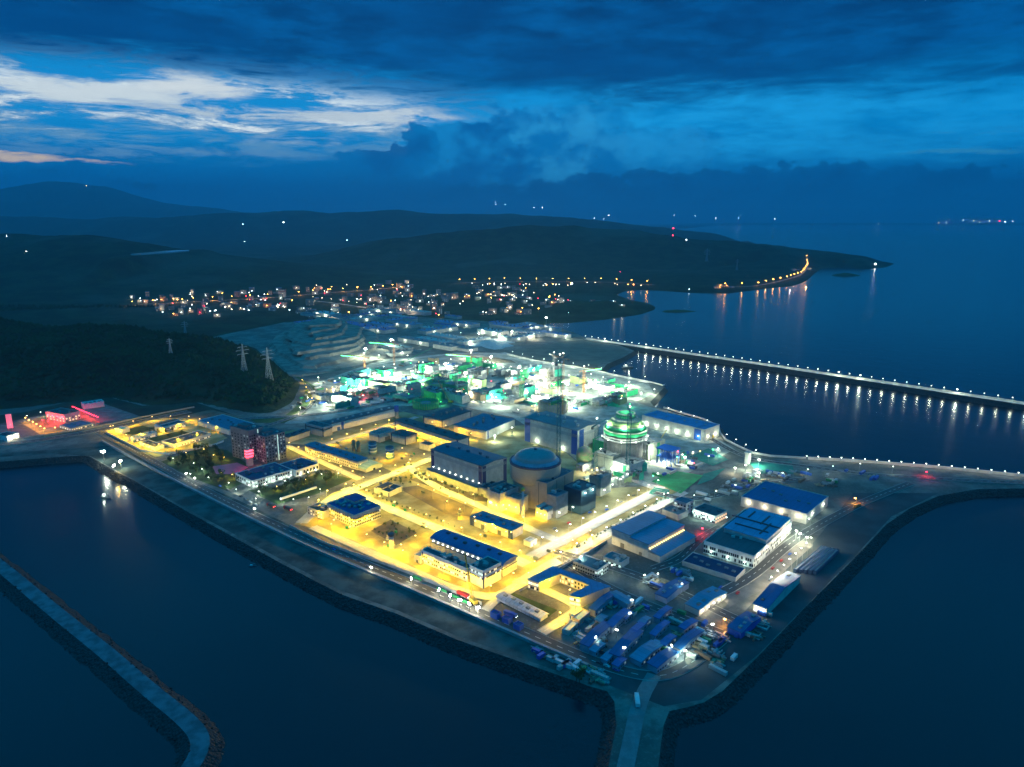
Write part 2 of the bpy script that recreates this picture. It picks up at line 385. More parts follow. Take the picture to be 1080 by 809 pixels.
def terrain(X, Y):
    sd = sdist(X, Y, LANDP); sf = sdist(X, Y, FARP)
    z = np.where(sd > 0, np.minimum(sd * .12, 5.4), np.maximum(sd * .15, -8)) + SEA
    hills = np.zeros_like(X); 
    for pts, w in RIDGES:
        g3 = [(*P(u, vg, 0), hgt_at(*P(u, vg, 0), vt)) for u, vg, vt in pts]
        best = np.full(X.shape, 1e18); hh = np.zeros_like(X)
        for (x0, y0, h0), (x1, y1, h1) in zip(g3, g3[1:]):
            dx, dy = x1 - x0, y1 - y0; t = np.clip(((X - x0) * dx + (Y - y0) * dy) / (dx * dx + dy * dy), 0, 1)
            d = (X - x0 - t * dx) ** 2 + (Y - y0 - t * dy) ** 2
            k = d < best; best = np.where(k, d, best); hh = np.where(k, h0 + t * (h1 - h0), hh)
        rel = fbm2(X / w * 1.3, Y / w * 1.3, 5, 11) - .5
        f = np.exp(-best / (w * w)) * (1 + .42 * rel); f = np.where(best > (2.6 * w) ** 2, 0, f)
        hills = np.maximum(hills, hh * f) + np.minimum(hills, hh * f) * .25
    D = np.hypot(X, Y)
    low = np.clip((D - 2300) / 2500, 0, 1) * (fbm2(X / 900, Y / 900, 5, 3) - .42) * 70
    hills = hills + np.maximum(low, 0)
    edge = np.clip(sd / 160, 0, 1); edge = edge * edge * (3 - 2 * edge)
    hills *= edge
    sflat = sdist(X, Y, FLAT); fe = np.clip(-sflat / 70, 0, 1); hills *= fe * fe * (3 - 2 * fe)
    hills = np.maximum(hills - .5, 0)
    z = z + hills
    z = np.where(sf > 0, np.maximum(z, SEA + np.minimum(sf * .05, 90) * (.5 + fbm2(X / 2500, Y / 2500, 4, 9))), z)
    if POND:
        e = np.sqrt(((X - POND[0]) / (POND[2] * 1.35)) ** 2 + ((Y - POND[1]) / (POND[3] * 1.35)) ** 2); f = np.clip((1.9 - e) / .8, 0, 1); f = f * f * (3 - 2 * f); z = z * (1 - f) + (POND[4] - 5) * f
    return z
# hollow for the pond among the hills
def gz(x, y): return float(terrain(np.array([[float(x)]]), np.array([[float(y)]]))[0, 0])
_D = np.geomspace(1500, 15000, 400); _k = (171 - 540) / F_ / (cp + (404.5 - 271.5) / F_ * sp); _hit = np.nonzero(hgt_at(_D * _k, _D, 271.5) <= terrain((_D * _k)[:, None], _D[:, None])[:, 0])[0]
_d = float(_D[_hit[0]]) + 60; px_, py_ = _d * _k, _d; _rx = 11.5 * _d / F_; _ry = min(3.6 * _d / F_ / ((H - gz(px_, py_)) / _d), 260)
pl = [(px_ + _rx * math.cos(a) * (1 + .2 * math.sin(3 * a)) + .25 * _rx * math.sin(a), py_ + _ry * math.sin(a) * (1 + .15 * math.cos(2 * a))) for a in np.linspace(0, 2 * math.pi, 28, endpoint=False)]
_z = gz(px_, py_) + 4
POND = (px_, py_, _rx, _ry, _z)
nr, nc = 330, 470
yy = np.geomspace(560, 62000, nr); tt = np.linspace(-1.5, 1.5, nc)
YY, TT = np.meshgrid(yy, tt, indexing='ij'); XX = YY * TT
ZZ = terrain(XX, YY)
me = bpy.data.meshes.new('hills'); me.vertices.add(nr * nc)
me.vertices.foreach_set('co', np.stack([XX, YY, ZZ], -1).astype(np.float32).ravel())
i, j = np.meshgrid(np.arange(nr - 1), np.arange(nc - 1), indexing='ij')
q = np.stack([i * nc + j, i * nc + j + 1, (i + 1) * nc + j + 1, (i + 1) * nc + j], -1).reshape(-1, 4)
keep = (ZZ.ravel()[q].max(1) > SEA - 2.0); q = q[keep]
me.loops.add(q.size); me.loops.foreach_set('vertex_index', q.ravel().astype(np.int32))
me.polygons.add(len(q)); me.polygons.foreach_set('loop_start', np.arange(0, q.size, 4, dtype=np.int32)); me.polygons.foreach_set('loop_total', np.full(len(q), 4, dtype=np.int32))
me.polygons.foreach_set('use_smooth', [True] * len(q)); me.update(); me.validate()
def hill_mat():
    m = bpy.data.materials.new('hill_scrub'); m.use_nodes = True; n = NG(m.node_tree); bs = m.node_tree.nodes['Principled BSDF']
    t = n.n('ShaderNodeTexCoord').outputs['Object']
    f = n.noise(t, .012, 7, .62); f2 = n.noise(t, .09, 4, .6); f3 = n.noise(t, .0011, 6, .6)
    c = n.mix(n.ss(f, .4, .62), (.016, .028, .014), (.035, .050, .022))
    c = n.mix(n.m('MULTIPLY', n.ss(f3, .52, .62), .6), c, (.075, .085, .06))
    c = n.mix(n.m('MULTIPLY', n.ss(f2, .5, .7), .5), c, (.012, .018, .010))
    n.put(bs.inputs['Base Color'], c); bs.inputs['Roughness'].default_value = 1; bs.inputs['Specular IOR Level'].default_value = .1
    bp = n.n('ShaderNodeBump'); bp.inputs['Strength'].default_value = .8; bp.inputs['Distance'].default_value = 6; n.put(bp.inputs['Height'], n.noise(t, .05, 5, .6)); n.put(bs.inputs['Normal'], bp.outputs[0])
    return m
me.materials.append(hill_mat()); kind(link('hills', me), 'structure')
def gz(x, y): return float(terrain(np.array([[float(x)]]), np.array([[float(y)]]))[0, 0])

# ------------------------------------------------------------------ the site platform
def ground_mat():
    m = bpy.data.materials.new('site_ground'); m.use_nodes = True; n = NG(m.node_tree); bs = m.node_tree.nodes['Principled BSDF']
    t = n.n('ShaderNodeTexCoord').outputs['Object']
    a = n.noise(t, .012, 6, .6); b = n.noise(t, .06, 6, .65); d = n.noise(t, .4, 4, .6)
    c = n.mix(n.ss(a, .42, .58), (.095, .09, .075), (.19, .18, .155))
    c = n.mix(n.m('MULTIPLY', n.ss(b, .45, .6), .7), c, (.065, .065, .058))
    c = n.mix(n.m('MULTIPLY', n.ss(d, .5, .72), .4), c, (.25, .24, .22))
    n.put(bs.inputs['Base Color'], c); bs.inputs['Roughness'].default_value = .95
    return m
GM = ground_mat()
def rock_mat():
    m = bpy.data.materials.new('riprap'); m.use_nodes = True; n = NG(m.node_tree); bs = m.node_tree.nodes['Principled BSDF']
    t = n.n('ShaderNodeTexCoord').outputs['Object']
    vo = n.n('ShaderNodeTexVoronoi'); n.put(vo.inputs['Vector'], t); vo.inputs['Scale'].default_value = .55
    f = n.noise(t, .05, 5, .6)
    c = n.mix(vo.outputs['Distance'], (.05, .05, .05), (.008, .008, .008)); c = n.mix(n.m('MULTIPLY', n.ss(f, .4, .7), .6), c, (.02, .022, .02))
    n.put(bs.inputs['Base Color'], c); bs.inputs['Roughness'].default_value = .9
    bp = n.n('ShaderNodeBump'); bp.inputs['Strength'].default_value = 1; bp.inputs['Distance'].default_value = 1.5; bp.invert = True; n.put(bp.inputs['Height'], vo.outputs['Distance']); n.put(bs.inputs['Normal'], bp.outputs[0])
    return m
RM = rock_mat()
def tri_prism(name, poly, z1, m, z0=None, out=0, side=None, kd='structure'):
    """flat polygon sheet (any outline) with optional battered sides"""
    import bmesh
    bm = bmesh.new(); vs = [bm.verts.new((x, y, z1)) for x, y in poly]
    es = [bm.edges.new((vs[k], vs[(k + 1) % len(vs)])) for k in range(len(vs))]
    bmesh.ops.triangle_fill(bm, edges=es, use_beauty=True)
    for f in bm.faces:
        if f.normal.z < 0: f.normal_flip()
    me = bpy.data.meshes.new(name); bm.to_mesh(me); bm.free(); me.materials.append(m)
    o = link(name, me)
    if kd: o['kind'] = kd
    if z0 is not None:
        lo = offset(poly, out); s = MB(); n = len(poly)
        s.add([(x, y, z0) for x, y in lo] + [(x, y, z1 - .02) for x, y in poly], [(k, (k + 1) % n, n + (k + 1) % n, n + k) for k in range(n)])
        kind(s.build('embankment', side), 'structure')
    return o
tri_prism('site_ground', SITE, 0.0, GM, SEA - 2.5, 11, RM)

def ribbon(pts, w, z=.06, close=False):
    """strip polygon mesh along world points"""
    mb = MB(); n = len(pts); L = []; Rr = []
    for k in range(n):
        a = pts[max(k - 1, 0)]; b = pts[min(k + 1, n - 1)]
        dx, dy = b[0] - a[0], b[1] - a[1]; l = math.hypot(dx, dy) or 1; nx, ny = -dy / l * w / 2, dx / l * w / 2
        zz = z(pts[k]) if callable(z) else z
        L.append((pts[k][0] + nx, pts[k][1] + ny, zz)); Rr.append((pts[k][0] - nx, pts[k][1] - ny, zz))
    mb.add(L + Rr, [(k, n + k, n + k + 1, k + 1) for k in range(n - 1)]); return mb
def smooth(pts, it=2):
    for _ in range(it):
        o = [pts[0]]
        for a, b in zip(pts, pts[1:]): o += [(a[0] * .75 + b[0] * .25, a[1] * .75 + b[1] * .25), (a[0] * .25 + b[0] * .75, a[1] * .25 + b[1] * .75)]
        pts = o + [pts[-1]]
    return pts
def along(pts, step, start=0.0):
    """points every `step` metres along a polyline, with heading"""
    out = []; acc = -start
    for a, b in zip(pts, pts[1:]):
        l = math.dist(a, b); ang = math.atan2(b[1] - a[1], b[0] - a[0])
        while acc + 1e-6 < l:
            if acc >= 0: t = acc / l; out.append((a[0] + (b[0] - a[0]) * t, a[1] + (b[1] - a[1]) * t, ang))
            acc += step
        acc -= l
    return out
G = lambda L, z=0: [P(u, v, z) for u, v in L]
asph = mat('asphalt', (.075, .075, .075), rough=.85, scale=.05); croad = mat('concrete_road', (.46, .45, .42), rough=.85, scale=.05, var=.2)
paint = mat('road_paint', (.75, .74, .68), rough=.6, var=.1); dirt = mat('bare_earth', (.17, .13, .09), rough=1, scale=.05, var=.5); gravel = mat('gravel', (.22, .20, .18), rough=1, scale=.08, var=.4)
grass = mat('lawn', (.045, .085, .02), rough=1, scale=.08, var=.5); mud = mat('mud_flat', (.10, .13, .12), rough=1, scale=.05, var=.55, spec=.1)
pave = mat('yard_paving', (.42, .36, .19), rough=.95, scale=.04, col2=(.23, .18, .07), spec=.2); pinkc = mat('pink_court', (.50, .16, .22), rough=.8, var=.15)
greenfield = mat('green_sheeting', (.01, .36, .10), rough=.8, scale=.06, var=.45); teal_s = mat('teal_sheeting', (.01, .22, .16), rough=.8, scale=.06, var=.4)
kerbm = mat('kerb_stone', (.45, .45, .42), rough=.9)
NS = [0]
def sheet(name, px, m, z=.04): NS[0] += 1; return tri_prism(name, G(px), z + NS[0] * .004, m)
def road(px, w, m=croad, name='road', line=True, kerb=True, zz=.20):
    NS[0] += 1; z0 = zz + NS[0] * .006; pts = smooth(G(px), 2) if len(px) > 2 else G(px)
    kind(ribbon(pts, w, z0).build(name, m), 'structure')
    if kerb:
        k = MB()
        for s in (-1, 1):
            off = ribbon(pts, w + .8, z0); n = len(pts)
            side = off.v[:n] if s > 0 else off.v[n:]
            for a, b in zip(side, side[1:]): k.tube((a[0], a[1], z0 + .06), (b[0], b[1], z0 + .06), .22)
        kind(k.build('kerb', kerbm), 'structure')
    if line:
        mb = MB()
        for x, y, a in along(pts, 9): mb.cbox(x, y, z0 + .004, 4.5, .35, .012, a)
        kind(mb.build('road_marking', paint), 'structure')
# seaward embankment strip on the south-west and the dark service road behind it
sheet('mud_flat', [(0, 482), (60, 479), (95, 481), (121, 495), (200, 538), (300, 592), (360, 623), (420, 644), (480, 670), (560, 698), (606, 714), (640, 724), (660, 716), (620, 702), (560, 676), (450, 626), (350, 575), (250, 527), (170, 492), (120, 470), (60, 474), (0, 478)], mud)
sheet('bare_ground', [(560, 683), (640, 722), (700, 745), (740, 738), (800, 690), (900, 588), (940, 545), (990, 520), (900, 520), (860, 570), (790, 640), (730, 705), (690, 716), (640, 705)], mat('dark_soil', (.055, .07, .075), rough=1, scale=.04, var=.4))
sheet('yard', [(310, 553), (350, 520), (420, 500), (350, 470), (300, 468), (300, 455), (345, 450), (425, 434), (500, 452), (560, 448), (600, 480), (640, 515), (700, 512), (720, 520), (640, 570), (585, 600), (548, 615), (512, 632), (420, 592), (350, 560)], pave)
sheet('construction_yard', [(330, 405), (400, 380), (480, 372), (540, 372), (600, 382), (650, 398), (684, 405), (690, 415), (670, 424), (700, 434), (756, 462), (775, 474), (700, 512), (640, 512), (590, 470), (540, 440), (470, 425), (410, 430), (330, 446), (300, 447)], mat('construction_ground', (.38, .39, .34), rough=1, scale=.05, var=.5))
sheet('bare_ground', [(530, 372), (600, 359), (617, 358), (650, 365), (664, 371), (652, 376), (636, 382), (625, 391), (580, 383)], mat('brown_sand', (.15, .14, .11), rough=1, scale=.03, var=.35))
sheet('lawn', [(262, 517), (300, 512), (340, 498), (372, 505), (332, 522), (292, 532)], grass)
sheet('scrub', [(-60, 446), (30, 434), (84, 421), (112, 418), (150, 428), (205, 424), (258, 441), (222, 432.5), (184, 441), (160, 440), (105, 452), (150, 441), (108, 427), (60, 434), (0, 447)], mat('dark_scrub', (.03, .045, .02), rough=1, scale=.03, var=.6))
sheet('scrub', [(262, 441), (300, 439), (318, 424), (324, 406), (306, 394), (316, 398), (333, 408), (322, 436), (300, 446), (270, 446)], mat('lit_grass_slope', (.05, .10, .02), rough=1, scale=.03, var=.5))  # lit look of the slope put into a brighter grass green
sheet('lawn', [(170, 487), (215, 470), (240, 475), (262, 490), (255, 510), (240, 518), (205, 505)], grass)
sheet('lawn', [(532, 628), (541, 625), (588, 643.5), (574, 654)], grass)
sheet('pink_court', [(224, 492), (250, 488), (262, 493), (250, 500), (228, 500)], pinkc)
sheet('gravel_platform', [(184, 441), (222, 432), (262, 441), (243, 455), (208, 455)], dirt)
sheet('planted_bed', [(391, 560), (412, 548), (440, 562), (418, 575)], dirt)
sheet('bare_ground', [(420, 515), (440, 512), (500, 536), (495, 545), (470, 542)], dirt)
sheet('bare_ground', [(432, 506), (460, 498), (505, 512), (520, 530), (500, 528)], dirt)
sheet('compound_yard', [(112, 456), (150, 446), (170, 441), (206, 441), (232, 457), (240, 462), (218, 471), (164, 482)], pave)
sheet('lawn', [(122, 456), (150, 449), (163, 452), (140, 459)], grass); sheet('lawn', [(150, 464), (192, 454), (200, 457), (160, 467)], grass)
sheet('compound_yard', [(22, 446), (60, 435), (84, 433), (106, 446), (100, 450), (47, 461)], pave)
sheet('bare_ground', [(0, 448), (22, 450), (44, 463), (0, 470)], gravel); sheet('bare_ground', [(84, 433), (110, 426), (150, 440), (106, 446)], gravel)
sheet('green_field', [(687, 508), (712, 497), (742, 502), (718, 521)], greenfield, .4)
sheet('green_field', [(690, 514), (706, 517), (706, 527), (684, 521)], teal_s, .4)
sheet('green_field', [(727, 482), (747, 473), (768, 485), (752, 492)], teal_s, .4)
sheet('green_field', [(742, 500), (765, 494), (752, 506), (735, 512)], teal_s, .4)
sheet('green_field', [(790, 488), (835, 487), (838, 500), (800, 500)], teal_s, .4)
sheet('gravel_yard', [(800, 560 + 28), (838, 565), (858, 575), (805, 622), (770, 640), (760, 630)], gravel)
sheet('village_yard', [(600, 650), (640, 625), (664, 632), (705, 648), (745, 662), (735, 690), (708, 708), (690, 710), (640, 700), (606, 682)], mat('village_paving', (.13, .16, .18), rough=.9, scale=.08, var=.5))
# roads
road([(-120, 478), (0, 470), (45, 464), (105, 454), (160, 442), (200, 434)], 14, asph)
road([(104, 455), (150, 480), (200, 509), (250, 535), (300, 558), (360, 585), (450, 622), (560, 670), (640, 704), (690, 716), (722, 706), (760, 675)], 9, asph)
road([(330, 556), (420, 596), (512, 636), (548, 617), (600, 585), (650, 556), (705, 528), (722, 519)], 9)
road([(318, 552), (345, 527), (400, 506), (455, 484), (470, 476)], 11)
road([(364, 515), (400, 533), (470, 561), (520, 580), (556, 596)], 11)
road([(430, 492), (455, 512), (520, 540), (575, 566), (600, 573)], 9)
road([(560, 588), (610, 562), (650, 540), (700, 515)], 12)
road([(545, 617), (605, 582), (660, 552), (712, 524)], 11)
road([(302, 470), (340, 488), (380, 506)], 8); road([(340, 470), (400, 452), (440, 440)], 8)
road([(250, 442), (300, 440), (350, 436), (420, 422), (470, 416)], 9, asph); road([(322, 405), (335, 420), (320, 436), (280, 450)], 7, asph)
road([(600, 462), (640, 492), (680, 512), (700, 516)], 10)
road([(545, 612), (580, 625), (613, 641), (596, 653), (571, 668)], 8); road([(540, 622), (522, 634), (512, 644)], 7)
road([(586, 582), (660, 602), (730, 632), (790, 660)], 9, asph); road([(590, 588), (640, 620), (700, 645), (760, 668)], 8, asph)
road([(690, 600), (720, 590), (735, 570), (760, 556)], 8, asph); road([(730, 640), (790, 612), (830, 575), (860, 556), (905, 532), (960, 510)], 9, asph)
road([(690, 712), (674, 740), (664, 790), (640, 900)], 9, mat('track_gravel', (.20, .21, .21), rough=1), line=False, kerb=False)
road([(530, 372), (570, 383), (620, 390), (685, 404)], 10, line=False); road([(400, 384), (450, 376), (500, 372), (535, 374)], 9, line=False)
road([(300, 392), (330, 386), (400, 378)], 8, line=False)
road([(700, 437), (745, 460), (775, 478), (800, 486), (850, 492), (905, 500), (980, 505), (1080, 510), (1250, 513)], 8, asph)
road([(690, 520), (735, 530), (790, 512), (850, 505)], 8, asph)
def zroad(px, w, m, name='road', lift=1.2):
    pts = smooth(G(px), 2); kind(ribbon(pts, w, lambda p: gz(*p) + lift).build(name, m), 'structure')
ZR = {'town': [(140, 324), (210, 320), (255, 318), (300, 315), (330, 312), (400, 307), (430, 303)], 'coast': [(485, 299), (530, 297), (580, 297.5), (640, 299), (690, 302)], 'mid': [(330, 318), (360, 321), (400, 327), (440, 333)], 'head': [(765, 304), (800, 302), (830, 296), (846, 290), (852, 283), (850, 280)]}
for k_ in ZR: zroad(ZR[k_], 12, mat('far_road', (.30, .29, .26)))
# pond among the hills
pond = mat('pond_water', (.30, .42, .46), rough=.12, var=.1)
kind(MB().prism(pl, _z - 8, _z).build('pond', pond), 'structure')

# ================================================================== builders
def bldg(name, label, cat, L, N, Rr, vb, wall, roof='flat', rmat=greyr, ex=(), z0=0.0, group=None, land=None, hx=None, inset=0):
    """box building from three roof corners seen in the photo (left, near, right) and the row of the near corner's foot"""
    x, y = P(N[0], vb, z0); h = max(2.5, hgt_at(x, y, N[1]) - z0) if hx is None else hx
    n = P(N[0], N[1], z0 + h); l = P(*L, z0 + h); r = P(*Rr, z0 + h)
    a1 = math.atan2(n[1] - l[1], n[0] - l[0]); a2 = math.atan2(r[1] - n[1], r[0] - n[0]) - math.pi / 2
    a = math.dist(n, l); b = math.dist(r, n)
    ang = (a1 * a + a2 * b) / (a + b)
    e1 = (math.cos(ang), math.sin(ang)); e2 = (-e1[1], e1[0])
    cx = n[0] - e1[0] * a / 2 + e2[0] * b / 2; cy2 = n[1] - e1[1] * a / 2 + e2[1] * b / 2
    t = thing(name, label, cat, (cx, cy2, z0), ang, group)
    house(t, a, b, h, wall, roof, rmat, ex)
    if land: LAND[land] = (cx, cy2)
    t['dim'] = (a, b, h); return t
_unit = {}
def unit(key, fn):
    if key not in _unit: _unit[key] = fn()
    return _unit[key]
def ubox(name, m): return unit((name, m.name), lambda: MB().box(-.5, .5, -.5, .5, 0, 1).mesh(name, m))
def piece(name, m, t, loc, scl, rz=0): return link(name, ubox(name, m), t, loc, rz, scl)
RISE = {'shed': .05, 'prefab_dormitory': .04, 'workshop_hall': .035, 'turbine_hall': .04}
def house(t, a, b, h, wall, roof, rmat, ex):
    A, B = a / 2, b / 2; name_ = t.name.split('.')[0]
    along_x = a >= b
    w = MB()
    if roof in ('gable', 'gableb') and name_ not in RISE:
        w.box(-A, A, -B, B, 0, h); w.build('wall', wall, t); MB().box(-A - .5, A + .5, -B - .5, B + .5, h + .01, h + .7).build('roof', rmat, t)
    elif roof in ('gable', 'gableb'):
        ax = along_x if roof == 'gable' else not along_x
        rise = (b if ax else a) * RISE.get(name_, .03); ov = .5
        w.box(-A, A, -B, B, 0, h)
        if ax:
            w.add([(-A, -B, h), (-A, B, h), (-A, 0, h + rise), (A, -B, h), (A, B, h), (A, 0, h + rise)], [(0, 1, 2), (3, 4, 5)])
            P6 = [(-A - ov, -B - ov, h - .15), (-A - ov, 0, h + rise + .05), (-A - ov, B + ov, h - .15)]
            rf = MB(); up = [(x, y, z + .5) for x, y, z in P6]; lo = P6
            pr = lo + up[::-1]; n = len(pr)
            rf.add(pr + [(-x, y, z) for x, y, z in pr], [(k, (k + 1) % n, n + (k + 1) % n, n + k) for k in range(n)] + [(0, 1, 4, 5), (1, 2, 3, 4), (n, n + 1, n + 4, n + 5), (n + 1, n + 2, n + 3, n + 4)])
        else:
            w.add([(-A, -B, h), (A, -B, h), (0, -B, h + rise), (-A, B, h), (A, B, h), (0, B, h + rise)], [(0, 1, 2), (3, 4, 5)])
            lo = [(-A - ov, -B - ov, h - .15), (0, -B - ov, h + rise + .05), (A + ov, -B - ov, h - .15)]
            up = [(x, y, z + .5) for x, y, z in lo]; pr = lo + up[::-1]; n = len(pr); rf = MB()
            rf.add(pr + [(x, -y, z) for x, y, z in pr], [(k, (k + 1) % n, n + (k + 1) % n, n + k) for k in range(n)] + [(0, 1, 4, 5), (1, 2, 3, 4), (n, n + 1, n + 4, n + 5), (n + 1, n + 2, n + 3, n + 4)])
        w.build('wall', wall, t); rf.build('roof', rmat, t)
    elif roof == 'barrel':
        w.box(-A, A, -B, B, 0, h); w.build('wall', wall, t); rf = MB(); k = 10; vs = []
        for s in (-A - .8, A + .8):
            for i_ in range(k + 1):
                th = math.pi * i_ / k; vs.append((s, -math.cos(th) * (B + .8), h - .1 + math.sin(th) * B * .30))
            for i_ in range(k + 1):
                th = math.pi * (1 - i_ / k); vs.append((s, -math.cos(th) * (B + .6), h - .5 + math.sin(th) * B * .30))
        n = 2 * (k + 1)
        fs = [(i_, (i_ + 1) % n, n + (i_ + 1) % n, n + i_) for i_ in range(n)]
        for s in (0, n): fs += [(s + i_, s + i_ + 1, s + n - 2 - i_, s + n - 1 - i_) for i_ in range(k)]
        # close the gable
        o = len(vs); rf.add(vs, fs); rf.build('roof', rmat, t, True)
        for s in (-A + .05, A - .05):
            gb = MB()
            arc = [(s, -math.cos(math.pi * i_ / k) * B, h - .05 + math.sin(math.pi * i_ / k) * B * .29) for i_ in range(k + 1)]
            gb.add(arc, [tuple(range(k + 1))]); gb.build('gable_wall', wall, t)
    elif roof == 'shed':
        w.box(-A, A, -B, B, 0, h); w.add([(-A, B, h), (A, B, h), (A, B, h + 2.5), (-A, B, h + 2.5), (-A, -B, h), (A, -B, h)], [(0, 1, 2, 3), (4, 0, 3), (5, 1, 2)]); w.build('wall', wall, t)
        MB().add([(-A - .5, -B - .5, h), (A + .5, -B - .5, h), (A + .5, B + .5, h + 2.6), (-A - .5, B + .5, h + 2.6), (-A - .5, -B - .5, h + .4), (A + .5, -B - .5, h + .4), (A + .5, B + .5, h + 3), (-A - .5, B + .5, h + 3)],
                 [(0, 1, 2, 3), (4, 5, 6, 7), (0, 1, 5, 4), (1, 2, 6, 5), (2, 3, 7, 6), (3, 0, 4, 7)]).build('roof', rmat, t)
    else:
        w.box(-A, A, -B, B, 0, h); w.build('wall', wall, t)
        MB().box(-A + .3, A - .3, -B + .3, B - .3, h + .004, h + .25).build('roof', rmat, t)
        p = MB(); pt, ph = .35, 1.0
        for q_ in ((-A - .1, A + .1, -B - .1, -B + pt), (-A - .1, A + .1, B - pt, B + .1), (-A - .1, -A + pt, -B + pt, B - pt), (A - pt, A + .1, -B + pt, B - pt)): p.box(*q_, h - .4, h + ph)
        p.build('parapet', wall, t)
    rnd = random.Random(t.name + 'x')
    if a * b > 260 and not any(e[0] in ('vents', 'plant', 'ducts') for e in ex): ex = list(ex) + [('vents', min(6, 1 + int(max(a, b) / 9)), rnd.choice([greyr, steel, dsteel]))]
    for e in ex:
        k = e[0]
        if k == 'win':      # face, columns, rows, z of first row, row pitch, width, height, share lit, lit material
            _, face, nc_, nr_, zz, dz, ww, wh, lit, lm = e
            span = a if face in 'FB' else b
            for r_ in range(nr_):
                for c_ in range(nc_):
                    s = (c_ + .5) / nc_ * span - span / 2; m = lm if rnd.random() < lit else glass
                    if face == 'F': loc, rz = (s, -B - .06, zz + r_ * dz), 0
                    elif face == 'B': loc, rz = (s, B + .06, zz + r_ * dz), 0
                    elif face == 'S': loc, rz = (A + .06, s, zz + r_ * dz), math.pi / 2
                    else: loc, rz = (-A - .06, s, zz + r_ * dz), math.pi / 2
                    piece('window', m, t, loc, (ww, .22, wh), rz)
        elif k == 'strip':  # face, centre fraction, width, material
            _, face, fr, ww, m = e
            if face == 'F': piece('corner_strip', m, t, ((fr - .5) * a, -B - .05, .02), (ww, .3, h - .45))
            else: piece('corner_strip', m, t, (A + .05, (fr - .5) * b, .02), (ww, .3, h - .45), math.pi / 2)
        elif k == 'door':
            _, face, fr, ww, wh, m = e
            if face == 'F': piece('door', m, t, ((fr - .5) * a, -B - .09, .02), (ww, .28, wh))
            else: piece('door', m, t, (A + .09, (fr - .5) * b, .02), (ww, .28, wh), math.pi / 2)
        elif k == 'band':
            _, zz, bh, m = e
            s_ = MB()
            for q_ in ((-A - .2, A + .2, -B - .2, -B + .05), (-A - .2, A + .2, B - .05, B + .2), (-A - .2, -A + .05, -B + .05, B - .05), (A - .05, A + .2, -B + .05, B - .05)): s_.box(*q_, zz, zz + bh)
            s_.build('cladding_band', m, t)
        elif k == 'lamps':  # wall lamps: face, n, z, light kind or None, power, material
            _, face, n_, zz, lk, pw_, m = e
            for i_ in range(n_):
                s = (i_ + .5) / n_
                if face == 'F': loc = ((s - .5) * a, -B - .7, zz)
                elif face == 'S': loc = (A + .7, (s - .5) * b, zz)
                elif face == 'B': loc = ((s - .5) * a, B + .7, zz)
                else: loc = (-A - .7, (s - .5) * b, zz)
                piece('wall_lamp', m, t, loc, (.9, .9, .5))
                if lk: light(lk, t, (loc[0] * 1.0 + (1.2 if face == 'S' else -1.2 if face == 'W' else 0), loc[1] + (-1.2 if face == 'F' else 1.2 if face == 'B' else 0), zz - .6), pw_)
        elif k == 'vents':
            _, n_, m = e
            for i_ in range(n_):
                fx = (i_ + .5) / n_ - .5
                if along_x: piece('roof_vent', m, t, (fx * a * .9, rnd.uniform(-.2, .2) * b, h + .2), (3, 2.2, 1.0 + .075 * b * (roof[:5] == 'gable') + .3 * B * (roof == 'barrel')))
                else: piece('roof_vent', m, t, (rnd.uniform(-.2, .2) * a, fx * b * .9, h + .2), (2.2, 3, 1.0 + .075 * a * (roof[:5] == 'gable')))
        elif k == 'plant':  # random roof plant
            _, n_ = e
            for i_ in range(n_):
                piece('roof_plant', rnd.choice([conc, steel, conc_l, dsteel]), t, (rnd.uniform(-.38, .38) * a, rnd.uniform(-.36, .36) * b, h + .2), (rnd.uniform(1.5, 5), rnd.uniform(1.5, 4), rnd.uniform(.8, 2.6)), rnd.choice([0, 0, .4]))
        elif k == 'block':  # raised block: x0,x1,y0,y1 fractions, height, wall, roof
            _, x0, x1, y0, y1, hh, wm, rm = e
            X0, X1, Y0, Y1 = (x0 - .5) * a, (x1 - .5) * a, (y0 - .5) * b, (y1 - .5) * b
            o = MB().box(X0, X1, Y0, Y1, h + .1, h + hh).build('raised_block', wm, t)
            MB().box(X0 - .3, X1 + .3, Y0 - .3, Y1 + .3, h + hh, h + hh + .35).build('roof', rm, o)
        elif k == 'lean':   # lean-to along a face: face, depth, height, wall, roof
            _, face, dp, hh, wm, rm = e
            if face == 'S':
                MB().box(A + .02, A + dp, -B, B, 0, hh).build('annex_wall', wm, t)
                MB().add([(A + .02, -B - .3, hh + 2), (A + dp + .6, -B - .3, hh + .1), (A + dp + .6, B + .3, hh + .1), (A + .02, B + .3, hh + 2), (A + .02, -B - .3, hh + 2.4), (A + dp + .6, -B - .3, hh + .5), (A + dp + .6, B + .3, hh + .5), (A + .02, B + .3, hh + 2.4)],
                         [(0, 1, 2, 3), (4, 5, 6, 7), (0, 1, 5, 4), (1, 2, 6, 5), (2, 3, 7, 6), (3, 0, 4, 7)]).build('annex_roof', rm, t)
            else:
                MB().box(-A, A, -B - dp, -B - .02, 0, hh).build('annex_wall', wm, t)
                MB().box(-A - .3, A + .3, -B - dp - .4, -B - .03, hh, hh + .5).build('annex_roof', rm, t)
        elif k == 'ducts':
            for fx, fy, la, lb in e[1]: piece('roof_duct', dsteel, t, (fx * a, fy * b, h + 4.56), (la, lb, .9))
        elif k == 'skylight':
            _, n_, m = e
            for i_ in range(n_):
                fx = (i_ + .5) / n_ - .5
                piece('skylight', m, t, (fx * a, 0, h + .26), (1.2, b * .6, .2))
Y = 'sodium'; 
def IND(n=2): return [('strip', 'F', .035, 5, trim), ('strip', 'F', .965, 5, trim), ('strip', 'S', .08, 5, trim), ('strip', 'S', .92, 5, trim)]

